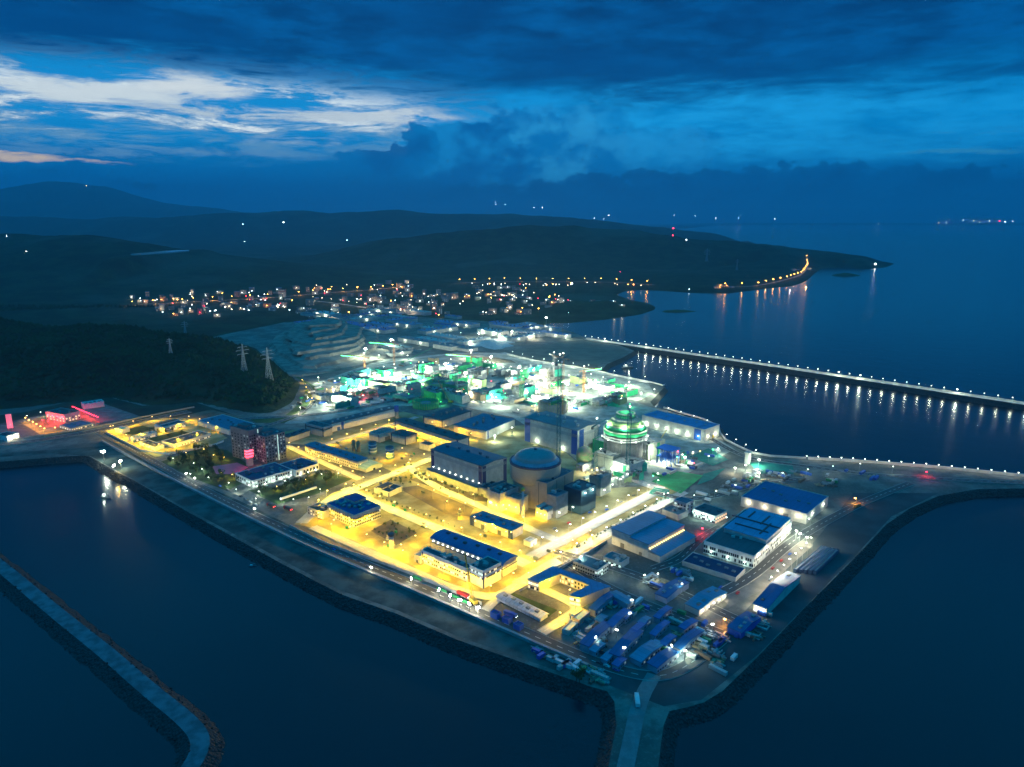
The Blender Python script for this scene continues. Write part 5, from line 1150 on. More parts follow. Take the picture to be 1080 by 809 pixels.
for x, y, a in along(pts_, 19):
    big = k in (3, 9, 31, 33, 41); x2, y2 = x - math.sin(a) * 3.8, y + math.cos(a) * 3.8
    lj = random.uniform(.55, 1.5)
    lamp(x2, y2, 1.5, a - math.pi / 2, '%s lamp on the long breakwater, %s from its landward end' % ('bigger' if big else 'white', ordn(k)), BL, 7, 'cool', e_whi, 2.2 if big else 1.3, 12000 if big else (1500, 2300, 3200)[int(lj * 2) % 3]); k += 1
lamp_row([(850, 485.5), (900, 488), (980, 494), (1040, 500), (1080, 504), (1180, 511)], 13, 'white lamp behind the northern wave wall', 'west end', 'lamps of the northern wave wall', 0, h=6, kind_='white', em=e_whi, head=1.1, power=900, turn=math.pi)
lamp_row([(540, 375.5), (570, 383), (620, 390), (650, 397), (687, 404)], 34, 'lamp on the quay road behind the construction zone', 'west end', 'lamps of the quay', 0, kind_='cool', em=e_whi, power=9000)
lamp_row([(705, 434), (757, 451)], 26, 'lamp on the seawall beyond the pump house', 'west end', 'lamps of the quay', -2, h=6, kind_='white', em=e_whi, power=3000)
lamp_row([(765, 463), (800, 482)], 22, 'lamp on the shore road east of the pump house', 'west end', 'lamps of the quay', 0, h=6, kind_='cool', em=e_whi, power=3500)
TL = 'lamps of the distant town road'
lamp_row(ZR['town'], 62, 'orange lamp on the town road in the valley', 'west end', TL, 0, h=14, kind_='orange', em=e_orange, head=2.6, power=26000, terr=True)
lamp_row(ZR['mid'], 48, 'pale lamp on the lower town road', 'west end', TL, 0, h=14, kind_='town', em=e_far, head=1.6, power=12000, terr=True)
lamp_row(ZR['coast'], 75, 'amber lamp on the coast road below the headland', 'west end', TL, 0, h=16, kind_='orange', em=e_orange, head=3.0, power=14000, terr=True)
lamp_row(ZR['head'], 95, 'amber lamp on the road round the headland tip', 'west end', TL, 0, h=16, kind_='orange', em=e_orange, head=3.6, power=9000, terr=True)

lamp_row([(690, 618), (740, 640)], 22, 'cool lamp by the lavender-walled shed', 'west end', WL, 6, kind_='cool', em=e_whi, power=2500)  # these rows are fill lamps added to brighten the right-hand yards
lamp_row([(800, 512), (850, 505), (905, 498), (960, 503)], 34, 'cool lamp across the northern storage yard', 'west end', WL, 6, kind_='cool', em=e_whi, power=3000)
lamp_row([(612, 598), (660, 612), (690, 622)], 28, 'cool lamp on the service road behind the dormitory', 'west end', WL, 3, kind_='cool', em=e_whi, power=2500)
# garden lamps
for k, (u, v, c) in enumerate([(183, 488, 'cool'), (196, 482, 'sodium'), (205, 492, 'cool'), (214, 478, 'sodium'), (224, 484, 'sodium'), (236, 486, 'sodium'), (215, 499, 'cool'), (232, 503, 'sodium'), (247, 505, 'sodium'), (240, 514, 'cool'), (222, 508, 'cool'), (262, 516, 'cool'), (292, 517, 'sodium'), (302, 511, 'cool'), (322, 511, 'sodium'), (340, 505, 'cool'), (356, 504, 'cool'), (330, 500, 'sodium'), (275, 523, 'cool'), (297, 530, 'cool'), (310, 532, 'cool'), (325, 530, 'white'), (338, 520, 'white'), (200, 504, 'cool'), (270, 530, 'cool'), (250, 520, 'cool')]):
    x, y = P(u, v); t = lamp(x, y, 0, random.random() * 6, '', 'garden lamps', 5, c, e_sod if c == 'sodium' else e_whi, .8, 2600); scat(t, 'short %s garden lamp' % ('amber' if c == 'sodium' else 'pale'))
for k in range(26):
    x, y = rpt_(G([(436, 500), (450, 497), (500, 513), (512, 524), (498, 524), (450, 509)]), k); t = thing('transformer', '', 'transformer', (x, y, 0), GA, 'transformers before the left turbine hall')
    piece('tank', conc_d if k % 2 else dsteel, t, (0, 0, .3), (3.2, 2.2, 2.4)); piece('radiator', steel, t, (0, 1.7, .5), (2.6, .8, 1.8)); piece('bushing', steel, t, (-.8, 0, 2.7), (.3, .3, 1.6)); piece('bushing', steel, t, (.8, 0, 2.7), (.3, .3, 1.6)); scat(t, 'dark transformer unit')
for k in range(46):
    x, y = rpt_(G([(350, 556), (380, 520), (420, 498), (470, 520), (560, 560), (585, 580), (548, 604), (500, 588), (440, 560), (430, 590)]) if k < 30 else G([(340, 470), (420, 446), (450, 470), (440, 500), (400, 500)]), 100 + k)
    t = thing('utility_cabinet', '', 'utility cabinet', (x, y, 0), GA, 'utility cabinets of the yellow zone'); piece('plinth', conc_d, t, (0, 0, 0), (3.4, 2.2, .4)); piece('cabinet_body', [conc_l, greyr, dsteel, greenp][k % 4], t, (0, 0, .4), (2.6 + k % 3, 1.5, 1.9)); scat(t, '%s utility cabinet' % ['pale', 'grey', 'dark', 'green'][k % 4])
# seafront work site lamps with green hoarding
for k, (u, v) in enumerate([(434, 617), (463, 629), (475, 635), (485, 640), (495, 644), (504, 648)]):
    t = flood(u, v, 5, 'low floodlight above the mud strip, %s of six from the west' % ordn(k), 'white', 4500, e_flood, 1.5, 0)
for k, (u, v, w_) in enumerate([(440, 611, 9), (466, 624, 10), (480, 631, 10), (490, 636, 9)]):
    x, y = P(u, v); o = MB().box(-w_ / 2, w_ / 2, -.2, .2, 0, 2.4).build('hoarding', greenp); o.location = (x, y, .02); o.rotation_euler[2] = R(-36); tag(o, 'green hoarding panel beside the seafront floodlights, %s from the west' % ordn(k), 'hoarding', 'green hoardings')
for k, (u, v, h_, p_) in enumerate([(110, 487, 12, 14000), (121, 499, 8, 7000), (128, 495, 9, 9000)]): flood(u, v, h_, ['bright white mast light on the west corner of the mud strip', 'yellowish mast light at the water corner of the mud strip', 'second white mast light near the water corner of the mud strip'][k], 'cool' if k != 1 else 'sodium', p_, e_flood, 2.4, 0)
for k, (u, v) in enumerate([(197, 505), (206, 510), (269, 543), (392, 606)]): flood(u, v, 6, 'small mast light on the seafront strip, %s from the west' % ordn(k), 'white', 2500, e_whi, 1.2, 0)

# ================================================================== construction zone
tower_crane('orange tower crane with bright head behind the pink-formwork ring', 593, 440, 378, 26, 12, 2.2, orange)
tower_crane('dark teal tower crane standing tall between the two reactors', 588.5, 506, 381, 34, 13, 1.2, mat('teal_paint', (.03, .16, .18)), w=1.7)
tower_crane('slate tower crane left of the green-lit reactor', 628, 497, 448, 26, 12, 1.0, MATS['teal_paint'], w=1.7)
tower_crane('dark tower crane rising in front of the green-lit reactor', 661.5, 506, 436, 30, 12, 1.5, MATS['teal_paint'], w=1.9)
tower_crane('tower crane with green-lit jib over the quay', 615.5, 414, 391, 36, 10, .55, orange, e_green)
tower_crane('tower crane with green-lit jib above the quarry benches', 385, 398, 377, 52, 11, 2.7, orange, e_green)
tower_crane('second tower crane with green-lit jib, further up the valley', 416, 386, 363, 56, 11, 2.75, orange, e_green)
tower_crane('tower crane with green-lit jib beside the white material heap', 497, 392, 376, 54, 11, 2.7, orange, e_green)
tower_crane('slim grey tower crane above the pale sheds', 447, 418, 387, 34, 11, .3, MATS['teal_paint'], None)
tower_crane('slim grey tower crane left of the teal netting heap', 482, 420, 391, 30, 11, 3.4, MATS['teal_paint'], None)
tower_crane('green-wrapped crane tower in the middle of the construction zone', 550, 424, 396, 24, 9, .4, netg, None, w=2.4)
tower_crane('slim pale crane near the root of the quay road', 584, 402, 376, 22, 9, 1.9, steel, None)
tower_crane('yellow crane next to the lime-scaffolded foundation ring', 434, 412, 396, 30, 10, .2, yellowp, None)
def crawler(label, u, v, L, elev, rz, m):
    x, y = P(u, v); t = thing('crawler_crane', label, 'crane', (x, y, 0), rz, 'crawler cranes'); 
    MB().box(-4, 4, -3.2, -2, 0, 1.3).box(-4, 4, 2, 3.2, 0, 1.3).build('tracks', rubber, t); MB().box(-4.5, 3, -1.8, 1.8, 1.3, 4).build('housing', m, t); MB().box(1.5, 3.4, -2.4, -1.2, 1.6, 3.8).build('cab', whitep, t)
    b = MB(); ex, ez = L * math.cos(elev), L * math.sin(elev)
    for dy, dz in ((-.8, 0), (.8, 0), (0, 1.3)): b.tube((2, dy, 2.5 + dz), (2 + ex, dy * .4, 2.5 + ez), .2)
    for i_ in range(int(L / 3)):
        f, f2 = i_ / (L / 3), (i_ + 1) / (L / 3); b.tube((2 + ex * f, -.8 * (1 - f * .6), 2.5 + ez * f), (2 + ex * f2, .8 * (1 - f2 * .6), 2.5 + ez * f2), .1)
    b.build('boom', m, t); MB().tube((-3, 0, 4), (2 + ex, 0, 2.5 + ez), .1).tube((2 + ex, 0, 2.5 + ez), (2 + ex, 0, 3), .07).build('cables', dsteel, t); return t
crawler('mobile crane with a leaning slim boom on the seafront road before the hall', 499, 636, 34, R(72), R(120), yellowp)
crawler('green lattice crane with long low boom behind the pale sheds', 425, 383, 70, R(18), R(35), greenp)
crawler('crawler crane with pale boom right of the green-lit reactor', 690, 474, 30, R(42), R(40), yellowp)
crawler('crawler crane beside the near foundation ring', 475, 425, 36, R(60), R(160), orange)
crawler('red crawler crane in the red-lit yard of the construction zone', 378, 421, 26, R(55), R(30), redp)
# pale sheds, workshops and netted structures
def shed_at(name, lab, cat, u, v, a, b, h, rz, wall, roof, rm, ex=(), z=0.0, group=None, land=None):
    x, y = P(u, v, z); t = thing(name, lab, cat, (x, y, z), rz, group); house(t, a, b, h, wall, roof, rm, ex)
    if land: LAND[land] = (x, y)
    return t
shed_at('workshop_shed', 'long shed with teal-green roof and glowing white side near the quarry benches', 'shed', 388, 396, 70, 14, 9, GB, white, 'gable', nett, [('lamps', 'F', 4, 7, 'cool', 12000, e_flood)], land='the teal-roofed shed')
shed_at('workshop_shed', 'long blue-roofed shed with open lit side in the construction zone', 'shed', 486, 391, 62, 20, 9, GA, white, 'gable', royal, [('lamps', 'F', 5, 6, 'cool', 9000, e_flood)], land='the open blue shed')
shed_at('workshop_shed', 'pale shed with grey roof by the quay behind the construction zone', 'shed', 634, 410, 44, 16, 8, GA, white, 'gable', conc_l, [('lamps', 'F', 4, 6, 'cool', 9000, e_flood)], land='the quay shed')
for k, (u, v, a, b, m) in enumerate([(330, 342, 90, 45, MATS['mid_blue_roof']), (352, 349, 60, 30, greyr), (345, 333, 90, 40, conc_l), (372, 336, 60, 34, MATS['mid_blue_roof']), (398, 349, 110, 40, MATS['mid_blue_roof']), (430, 344, 80, 40, blue_r), (462, 350, 110, 34, blue_r), (492, 344, 70, 34, blue_r), (520, 352, 80, 34, conc_l), (548, 358, 80, 30, blue_r), (579, 354, 120, 24, MATS['pale_blue_roof']), (440, 362, 110, 26, greyr), (548, 346, 100, 34, blue_r), (410, 330, 110, 30, greyr), (576, 348, 90, 20, blue_r), (500, 362, 90, 20, conc_l), (470, 368, 60, 22, greyr)]):
    shed_at('depot_shed', 'depot shed beyond the construction zone, %s' % ['blue-roofed with lamps at its foot', 'small and grey, just above the quarry benches', 'with glowing pale roof near the town', 'blue, beside the pale depot', 'broad and blue, near the second green jib', 'bright blue, behind the green lattice crane', 'long and blue, left of the white heap', 'blue, behind the white heap', 'pale, touching the white heap', 'blue, right of the white heap', 'pale blue, longest on the northern quay corner', 'grey and narrow, behind the pale sheds', 'blue, near the inlet shore', 'grey, nearest to the lower town road bend', 'narrow and blue at the inlet shore', 'pale and low, in front of the white heap', 'grey and low beside the green jib crane'][k], 'shed', u, v, a, b, 9, GA if k % 3 else GB, conc_l, 'gable', m, [('lamps', 'F', 2, 6, 'cool', 2500 if k not in (2, 8, 15) else 16000, e_whi)] if k < 16 else (), group='depot sheds')
LAND['the depot sheds'] = P(440, 350)
_pg = G([(305, 334), (420, 328), (600, 347), (600, 356), (520, 364), (420, 374), (400, 352), (320, 346)]); _rr = random.Random(77)
for k in range(30):
    x, y = rpt_(_pg, 300 + k); mk_, w_ = [(MATS['mid_blue_roof'], 'blue-roofed'), (conc_l, 'pale-roofed'), (MATS['teal_grey_roof'], 'teal-roofed'), (MATS['pale_blue_roof'], 'light blue-roofed')][k % 4]
    t = thing('depot_shed', '', 'shed', (x, y, .05 * (k % 5)), (GA if k % 3 else GB), 'depot sheds'); house(t, _rr.uniform(40, 110), _rr.uniform(18, 34), _rr.uniform(6, 11), conc_l, 'gable', mk_, [('lamps', 'F', 1, 6, 'cool', 3500, e_whi)] if k % 3 == 0 else ()); scat(t, w_ + ' depot shed')
rnd = random.Random(21)
CZ = G([(335, 410), (380, 392), (430, 385), (500, 382), (560, 388), (640, 402), (682, 412), (668, 425), (645, 430), (600, 436), (560, 434), (540, 438), (505, 428), (470, 422), (440, 426), (400, 424), (350, 438)])
CZ2 = G([(300, 430), (345, 400), (372, 392), (350, 425), (322, 440)])
CZ3 = G([(595, 470), (640, 470), (640, 500), (690, 505), (712, 480), (765, 474), (735, 500), (700, 508), (650, 512), (620, 505)])
CZ4 = G([(690, 432), (672, 425), (680, 418), (700, 436)])
def rpt(poly):
    xs = [p[0] for p in poly]; ys = [p[1] for p in poly]
    while True:
        x, y = rnd.uniform(min(xs), max(xs)), rnd.uniform(min(ys), max(ys))
        if inpoly(x, y, poly): return x, y
# concrete structures rising, wrapped in netting
STM = [(conc_l, 'pale'), (netg, 'green-netted'), (nett, 'teal-netted'), (netg, 'green-netted'), (nett, 'teal-netted'), (conc_l, 'pale'), (mat('timber_form', (.36, .27, .16)), 'timber-clad'), (MATS['lime_wall'], 'lime-netted')]
def structure_(x, y, a, b, h, m, word, rz):
    t = thing('unfinished_building', '', 'unfinished building', (x, y, 0), rz, 'unfinished concrete buildings'); w = MB(); A, B = a / 2, b / 2; nf = max(1, int(h / 4))
    for f in range(nf + 1): w.box(-A, A, -B, B, f * 4 - (.4 if f else 0), f * 4 + (.05 if not f else 0))
    nx = max(2, int(a / 6)); ny = max(2, int(b / 6))
    for i_ in range(nx + 1):
        for j_ in range(ny + 1):
            if i_ in (0, nx) or j_ in (0, ny): px2, py2 = -A + .3 + i_ * (a - .6) / nx, -B + .3 + j_ * (b - .6) / ny; w.box(px2 - .25, px2 + .25, py2 - .25, py2 + .25, .06, nf * 4 - .41)
    w.build('frame', conc, t)
    w = MB(); k = rnd.random()
    w.box(-A - .3, A + .3, -B - .3, -B - .15, 0 if k < .6 else 4, nf * 4 + .8); w.box(A + .15, A + .3, -B - .1, B + .3, 0, nf * 4 + (.8 if k < .5 else -3.5 if nf > 1 else .8))
    w.build('cladding_net' if 'net' in word else 'formwork', m, t)
    w = MB()
    for _ in range(int(a * b / 14)):
        px2, py2 = rnd.uniform(-A, A), rnd.uniform(-B, B); w.box(px2, px2 + .12, py2, py2 + .12, nf * 4 + .06, nf * 4 + rnd.uniform(1, 2.6))
    for _ in range(int(a * b / 40)):
        px2, py2 = rnd.uniform(-A, A - 2), rnd.uniform(-B, B - 2); w.box(px2, px2 + rnd.uniform(1, 4), py2, py2 + rnd.uniform(.4, 2), nf * 4 + .06, nf * 4 + rnd.uniform(.4, 1.6))
    kind(w.build('rebar_and_stacks', brownr if k < .5 else steel, t), 'stuff')
    scat(t, '%s unfinished building' % word); return t
for k in range(112):
    x, y = rpt(CZ); m, w_ = rnd.choice(STM); structure_(x, y, rnd.uniform(14, 40), rnd.uniform(10, 24), rnd.choice([4, 8, 8, 12, 12, 16]), m, w_, GA + rnd.choice([0, math.pi / 2]) + rnd.uniform(-.05, .05))
for k in range(8):
    x, y = rpt(CZ3); m, w_ = rnd.choice(STM); structure_(x, y, rnd.uniform(8, 18), rnd.uniform(7, 12), rnd.choice([4, 8, 8]), m, w_, GA + rnd.choice([0, math.pi / 2]))
# teal netting heap
def mound(name, lab, cat, u, v, rx, ry, h, m, seed):
    x, y = P(u, v); rr = random.Random(seed); n, mrg = 26, 9; vs = []; fs = []
    for i_ in range(mrg):
        f = i_ / (mrg - 1)
        for j_ in range(n):
            a = j_ / n * 2 * math.pi; k = 1 + .22 * math.sin(3 * a + seed) + .12 * math.sin(7 * a) + rr.uniform(-.07, .07)
            vs.append((rx * k * (1 - f * .96) * math.cos(a), ry * k * (1 - f * .96) * math.sin(a), h * (f ** .75) * (1 + rr.uniform(-.12, .12)) if i_ else 0))
    for i_ in range(mrg - 1):
        for j_ in range(n): fs.append((i_ * n + j_, i_ * n + (j_ + 1) % n, (i_ + 1) * n + (j_ + 1) % n, (i_ + 1) * n + j_))
    fs.append(tuple((mrg - 1) * n + j_ for j_ in range(n))); o = MB().add(vs, fs).build(name, m); o.location = (x, y, .02); o.rotation_euler[2] = GA; tag(o, lab, cat, 'netted spoil heaps'); return o
mound('spoil_heap', 'large teal-netted spoil heap left of the green-wrapped crane tower', 'heap', 512, 417, 38, 30, 13, nett, 1)
mound('spoil_heap', 'flat teal-netted spoil heap behind the near foundation ring', 'heap', 425, 418, 55, 20, 4, nett, 2)
mound('spoil_heap', 'rough white material heap floodlit near the inlet', 'heap', 515, 362, 70, 60, 7, conc_l, 3)
mound('spoil_heap', 'green-netted spoil heap at the quay side', 'heap', 640, 424, 30, 18, 5, netg, 4)
mound('spoil_heap', 'small pale heap at the foot of the slim grey crane', 'heap', 455, 388, 50, 40, 6, conc_l, 5)
mound('spoil_heap', 'pinkish earth heap beside the quay road', 'heap', 523, 380, 40, 24, 4, dirt, 6)
# floodlights
FL = [(386, 379.5, 22, 60000), (413, 369, 22, 50000), (497, 379, 18, 45000), (583, 393, 16, 45000), (548, 396, 16, 40000), (518, 384, 14, 45000), (563, 398, 14, 45000), (470, 392, 14, 30000), (450, 396, 14, 38000), (436, 404, 14, 38000), (410, 402, 14, 38000), (396, 405, 12, 24000),
      (540, 408, 14, 36000), (556, 415, 14, 38000), (575, 410, 14, 38000), (598, 414, 14, 38000), (618, 418, 14, 34000), (636, 405, 12, 12000), (660, 414, 12, 18000), (650, 420, 12, 16000), (676, 421, 10, 14000), (690, 417, 10, 22000), (600, 403, 12, 24000), (491, 402, 14, 36000), (500, 410, 12, 26000), (527, 430, 10, 20000),
      (577, 428, 12, 26000), (606, 432, 12, 26000), (470, 410, 12, 20000), (380, 412, 10, 12000), (352, 418, 10, 16000), (336, 404, 10, 12000), (325, 426, 10, 12000), (344, 432, 9, 12000), (317, 436, 9, 9000), (365, 428, 9, 12000), (672, 476, 12, 14000), (686, 487, 12, 14000), (658, 496, 10, 16000), (645, 503, 10, 16000), (630, 508, 9, 9000), (722, 490, 9, 9000), (618, 500, 8, 5000), (540, 458, 9, 9000), (522, 466, 8, 9000),
      (576, 343, 20, 60000), (540, 356, 14, 30000), (505, 358, 14, 40000), (527, 360, 14, 40000), (486, 356, 12, 20000), (563, 358, 14, 22000), (598, 358, 10, 12000), (430, 380, 10, 14000), (400, 380, 10, 14000), (329, 351, 10, 9000), (757, 480, 8, 6000), (800, 492, 8, 9000), (839, 566 + 4, 9, 6000), (850, 577, 9, 6000), (843, 572, 8, 4000), (800, 505, 7, 5000), (786, 497, 7, 5000), (775, 500, 7, 4000), (722, 697, 7, 4500), (751, 667, 6, 2500), (664, 655, 6, 2200), (666, 641, 6, 2600), (650, 673, 6, 2000), (628, 681, 6, 2000), (658, 692, 6, 2200), (708, 690, 6, 1800)]
for _ in range(34):
    rr_ = random.Random(900 + _); FL.append((rr_.uniform(352, 668), rr_.uniform(372, 428), rr_.uniform(7, 12), 24000))  # extra masts at random spots, added to brighten the construction zone
for _ in range(22):
    rr_ = random.Random(1700 + _); FL.append((rr_.uniform(340, 470), rr_.uniform(388, 434), rr_.uniform(7, 11), 24000))  # more masts added to fill the dim left part with light
FW = ['cool', 'cool', 'white', 'cool']
for k, (u, v, h_, p_) in enumerate(FL):
    if p_ == 24000 and not inpoly(*P(u, v), CZ): continue
    t = flood(u, v, h_, '', FW[k % 4], p_ * (3.2 if k < 31 else 2.2 if k < 45 else 2.2 if k < 64 else .25 if k < len(FL) - 56 else 3.6), e_flood if p_ > 25000 else e_whi, (2.4 if p_ > 25000 else 1.0), 0); scat(t, 'bright floodlight mast' if p_ > 25000 else 'small floodlight mast')
# small mixed work lamps (red, green, amber)
for k, (u, v, c) in enumerate([(375, 424, 'red'), (383, 421, 'red'), (370, 420, 'red'), (640, 425, 'green'), (665, 430, 'green'), (620, 424, 'green'), (404, 396, 'green'), (442, 426, 'green'), (465, 428, 'green'), (558, 424, 'green'), (430, 408, 'sodium'), (345, 414, 'sodium'), (350, 412, 'sodium'), (322, 412, 'sodium'), (326, 418, 'sodium'), (330, 424, 'sodium'), (320, 404, 'sodium'), (585, 408, 'orange'), (577, 436, 'sodium'), (560, 432, 'sodium'), (848, 532, 'orange'), (903, 532, 'orange'), (978, 503, 'red'), (741, 563, 'red'), (762, 660, 'orange')]):
    x, y = P(u, v); t = lamp(x, y, 0, k, '', 'coloured work lamps', 6, c, {'red': e_red, 'green': e_green, 'sodium': e_sod, 'orange': e_orange}[c], 1.2, 6000 if c != 'red' else 7000, name='work_lamp'); scat(t, {'red': 'red', 'green': 'green', 'sodium': 'yellow', 'orange': 'orange'}[c] + ' work lamp')
# small site lights scattered through the construction zone, too weak to light much
for k in range(130):
    x, y = rpt(CZ if k < 105 else CZ3); c = rnd.choice(['white'] * 6 + ['green'] * 2 + ['yellow', 'red']); h_ = rnd.uniform(3, 11)
    t = thing('site_light', '', 'work light', (x, y, 0), rnd.random() * 6, 'small site lights'); piece('pole', steel, t, (0, 0, 0), (.2, .2, h_)); piece('lamp_head', {'white': e_whi, 'green': e_green, 'yellow': e_sod, 'red': e_red}[c], t, (0, 0, h_), (1.3, 1.0, .6)); scat(t, 'small %s site light' % c)
# containers, cabins and material stacks
CM = [(bluep, 'blue'), (whitep, 'white'), (royal, 'royal blue'), (greyclad, 'grey'), (conc_l, 'pale grey'), (greenp, 'green'), (slate, 'dark'), (whitep, 'white'), (greyclad, 'grey'), (bluep, 'blue'), (brownr, 'rusty')]
for k in range(165):
    x, y = rpt(CZ if k < 105 else CZ2 if k < 130 else CZ3); m, w_ = rnd.choice(CM); container(x, y, .3, GA + rnd.choice([0, math.pi / 2]) + rnd.uniform(-.1, .1), m, '%s site container' % w_, L=rnd.choice([6.1, 12.2]))
YD = [G([(735, 520), (790, 500), (800, 510), (775, 526), (745, 530)]), G([(800, 500), (900, 494), (930, 505), (880, 515), (815, 505)]), G([(672, 612), (720, 600), (735, 612), (690, 625), (680, 622)]), G([(590, 650), (640, 650), (635, 690), (610, 682)]), G([(700, 640), (760, 660), (740, 700), (700, 705)]), G([(560, 684), (640, 712), (636, 720), (570, 694)]), G([(740, 690), (800, 640), (812, 655), (760, 715)]), G([(780, 536 - 24), (790, 500), (800, 496), (835, 503)]), G([(600, 612), (690, 640), (670, 652), (640, 645)])]
for k in range(110):
    x, y = rpt(YD[k % len(YD)]); m, w_ = rnd.choice(CM); container(x, y, .3, GA + rnd.choice([0, math.pi / 2]) + rnd.uniform(-.1, .1), m, '%s site container' % w_, L=rnd.choice([6.1, 6.1, 12.2]))
for k in range(120):
    x, y = rpt(YD[k % len(YD)] if k < 84 else CZ); s = MB()
    for j_ in range(rnd.randint(5, 11)):
        L_ = rnd.uniform(3, 9); s.cbox(rnd.uniform(-3, 3), rnd.uniform(-3, 3), 0, L_, rnd.uniform(.5, 2), rnd.uniform(.4, 1.6), rnd.choice([0, 0, 1.57, .3]))
    o = s.build('material_stack', rnd.choice([steel, MATS['timber_form'], conc, brownr])); o.location = (x, y, .3); o.rotation_euler[2] = GA; o['category'] = 'material stack'; o['group'] = 'stacks of building material'; scat(o, 'low stack of building material')
# lattice lamp poles in yards, trucks, cars
truck('red truck parked on the seafront road west of the mobile crane', 488, 629, R(-35), redp, redp); truck('blue truck on the seafront road at the south end', 538, 650, R(-33), bluep, bluep)
truck('truck with red tail lights on the seafront road near the garden', 286, 535, R(145), redp, dsteel, em=e_red); truck('second truck with red tail lights further along the seafront road', 304, 538, R(145), redp, dsteel, em=e_red)
truck('orange-lit truck on the shore road by the huge deep blue warehouse', 904, 535, R(40), orange, orange); truck('white truck on the track to the causeway', 672, 742, R(85), whitep, whitep)
for k, (u, v, a) in enumerate([(232, 513, -38), (240, 517, -38), (259, 527, -38), (264, 530, -38), (254, 524, -38), (270, 533, -38), (352, 580, -35), (388, 598, -35), (585, 558, 45), (600, 552, 45), (622, 541, 45), (640, 538, 45), (655, 530, 45), (668, 523, 45), (610, 577, 45), (636, 562, 45), (560, 571, 45), (700, 545, 48), (712, 560, 48), (735, 571, 48), (815, 600, 48), (824, 592, 48), (833, 585, 48), (812, 612, 48), (778, 626, 48), (760, 620, 48), (420, 498, 30), (370, 517, 30), (446, 556, -38), (500, 573, -38), (632, 700, -38), (650, 707, -38), (640, 703, -38)]):
    x, y = P(u, v); m, w_ = rnd.choice([(whitep, 'white'), (dsteel, 'dark'), (redp, 'red'), (bluep, 'blue'), (steel, 'silver')]); car(x, y, R(a), m, '%s parked car' % w_)

# ================================================================== boats
def boat(label, u, v, L, rz, lit=True):
    x, y = P(u, v, SEA); t = thing('work_boat', label, 'boat', (x, y, SEA - .3), rz, 'work boats'); b = L * .14; vs = []
    prof = [(-L / 2, b * .9), (-L * .2, b), (L * .25, b * .85), (L / 2, .1)]
    hull = [(px2, -w_) for px2, w_ in prof] + [(px2, w_) for px2, w_ in prof[::-1]]
    MB().prism(hull, 0, L * .10, -L * .03).build('hull', dsteel, t); MB().box(-L * .35, -L * .08, -b * .6, b * .6, L * .10, L * .24).build('deckhouse', whitep, t); MB().tube((0, 0, L * .1), (0, 0, L * .45), .15).tube((0, 0, L * .3), (L * .3, 0, L * .4), .12).build('mast', steel, t)
    if lit:
        piece('deck_lamp', e_whi, t, (-L * .2, 0, L * .25), (1, 1, .8)); light('cool', t, (0, -b - 1, L * .3), 2600)
    return t
boat('dark work barge with deck lights moored in the harbour basin', 662, 388, 26, .4); boat('small pale boat off the quay tip', 701, 406.5, 8, .2, False); boat('small boat with a pale deck in the western basin', 112, 525, 14, -.4, True); boat('tiny boat alone in the south-west sea', 267, 597, 7, .1, False)
# islets
for (u, v, a, b, lab) in ((714, 326.5, 60, 24, 'low dark islet off the peninsula tip'), (891, 289.5, 75, 40, 'small dark islet before the headland spit')):
    x, y = P(u, v, SEA); o = mound('islet', lab, 'islet', u, v, a, b, 16 if u > 800 else 7, MATS['hill_scrub'] if 'hill_scrub' in MATS else leaf, 8); o.location[2] = SEA - 1.5; o['group'] = 'dark islets'; o.rotation_euler[2] = 0
# ================================================================== quarry benches on the hill foot
def benches():
    base = G([(286, 366), (300, 352), (320, 347), (345, 343), (368, 346), (396, 354), (405, 366), (398, 380), (365, 388), (330, 394), (312, 398), (298, 384)])
    t = thing('quarry_benches', 'stepped bare earth benches of a cut slope beyond the dark hill', 'quarry', (0, 0, 0)); cx = sum(p[0] for p in base) / len(base) - 60; cy2 = sum(p[1] for p in base) / len(base) + 190
    pol = smooth(base + [base[0]], 2)[:-1]; rr = random.Random(5); bm_ = mat('bench_earth', (.26, .23, .19), rough=1, scale=.05, var=.5)
    for k in range(8):
        f = 1 - k * .105; q_ = [(cx + (x - cx) * f + rr.uniform(-5, 5) + 14 * math.sin(k * 1.7 + x / 60), cy2 + (y - cy2) * f + rr.uniform(-5, 5) + 12 * math.sin(k * 2.3 + x / 45)) for x, y in pol]
        MB().prism(q_, -2 + k * 5 if k else -1, 3 + k * 5, 5).build('bench', bm_, t)
    LAND['the quarry benches'] = (cx, cy2)
benches(); light('dim', None, (*P(345, 385), 60), 40000) if 0 else None
# ================================================================== pylons
for k, (u, v, vt, lab) in enumerate([(258, 395, 362, 'tall lattice pylon right of centre on the dark hill above the site'), (284, 401, 366, 'lattice pylon nearest to the quarry benches on the dark hill'), (207, 388, 368, 'thin pylon in the middle of the dark hill'), (150, 395, 374, 'leftmost pylon standing on the dark hill'), (196, 356, 338, 'pylon on the crest behind the dark hill'), (180, 372, 356, 'short faint pylon between two others on the dark hill')]):
    pylon(lab, u, v, vt, m=mat('pale_steel', (.36, .40, .42), rough=.6), k=1.15)
for k, (u, v, vt) in enumerate([(601, 268, 240), (617, 270, 243), (667, 275, 252), (745, 280, 262), (777, 285, 273), (574, 265, 240)]):
    pylon('pale distant pylon on the headland ridge, %s from the left' % ordn([1, 2, 3, 4, 5, 0][k]), u, v, vt, rz=.2, group='pylons on the headland', k=2.0)
x, y = P(709, 262); z = gz(x, y); t = thing('radio_mast', 'red-lit radio mast on the crest of the headland', 'mast', (x, y, z)); hh = hgt_at(x, y, 240.5) - z
MB().tube((0, 0, 0), (0, 0, hh), 2.5, 4, .8).build('mast', steel, t)
for q_ in (.97, .6): piece('warning_lamp', e_red, t, (0, 0, hh * q_), (9, 9, 9))
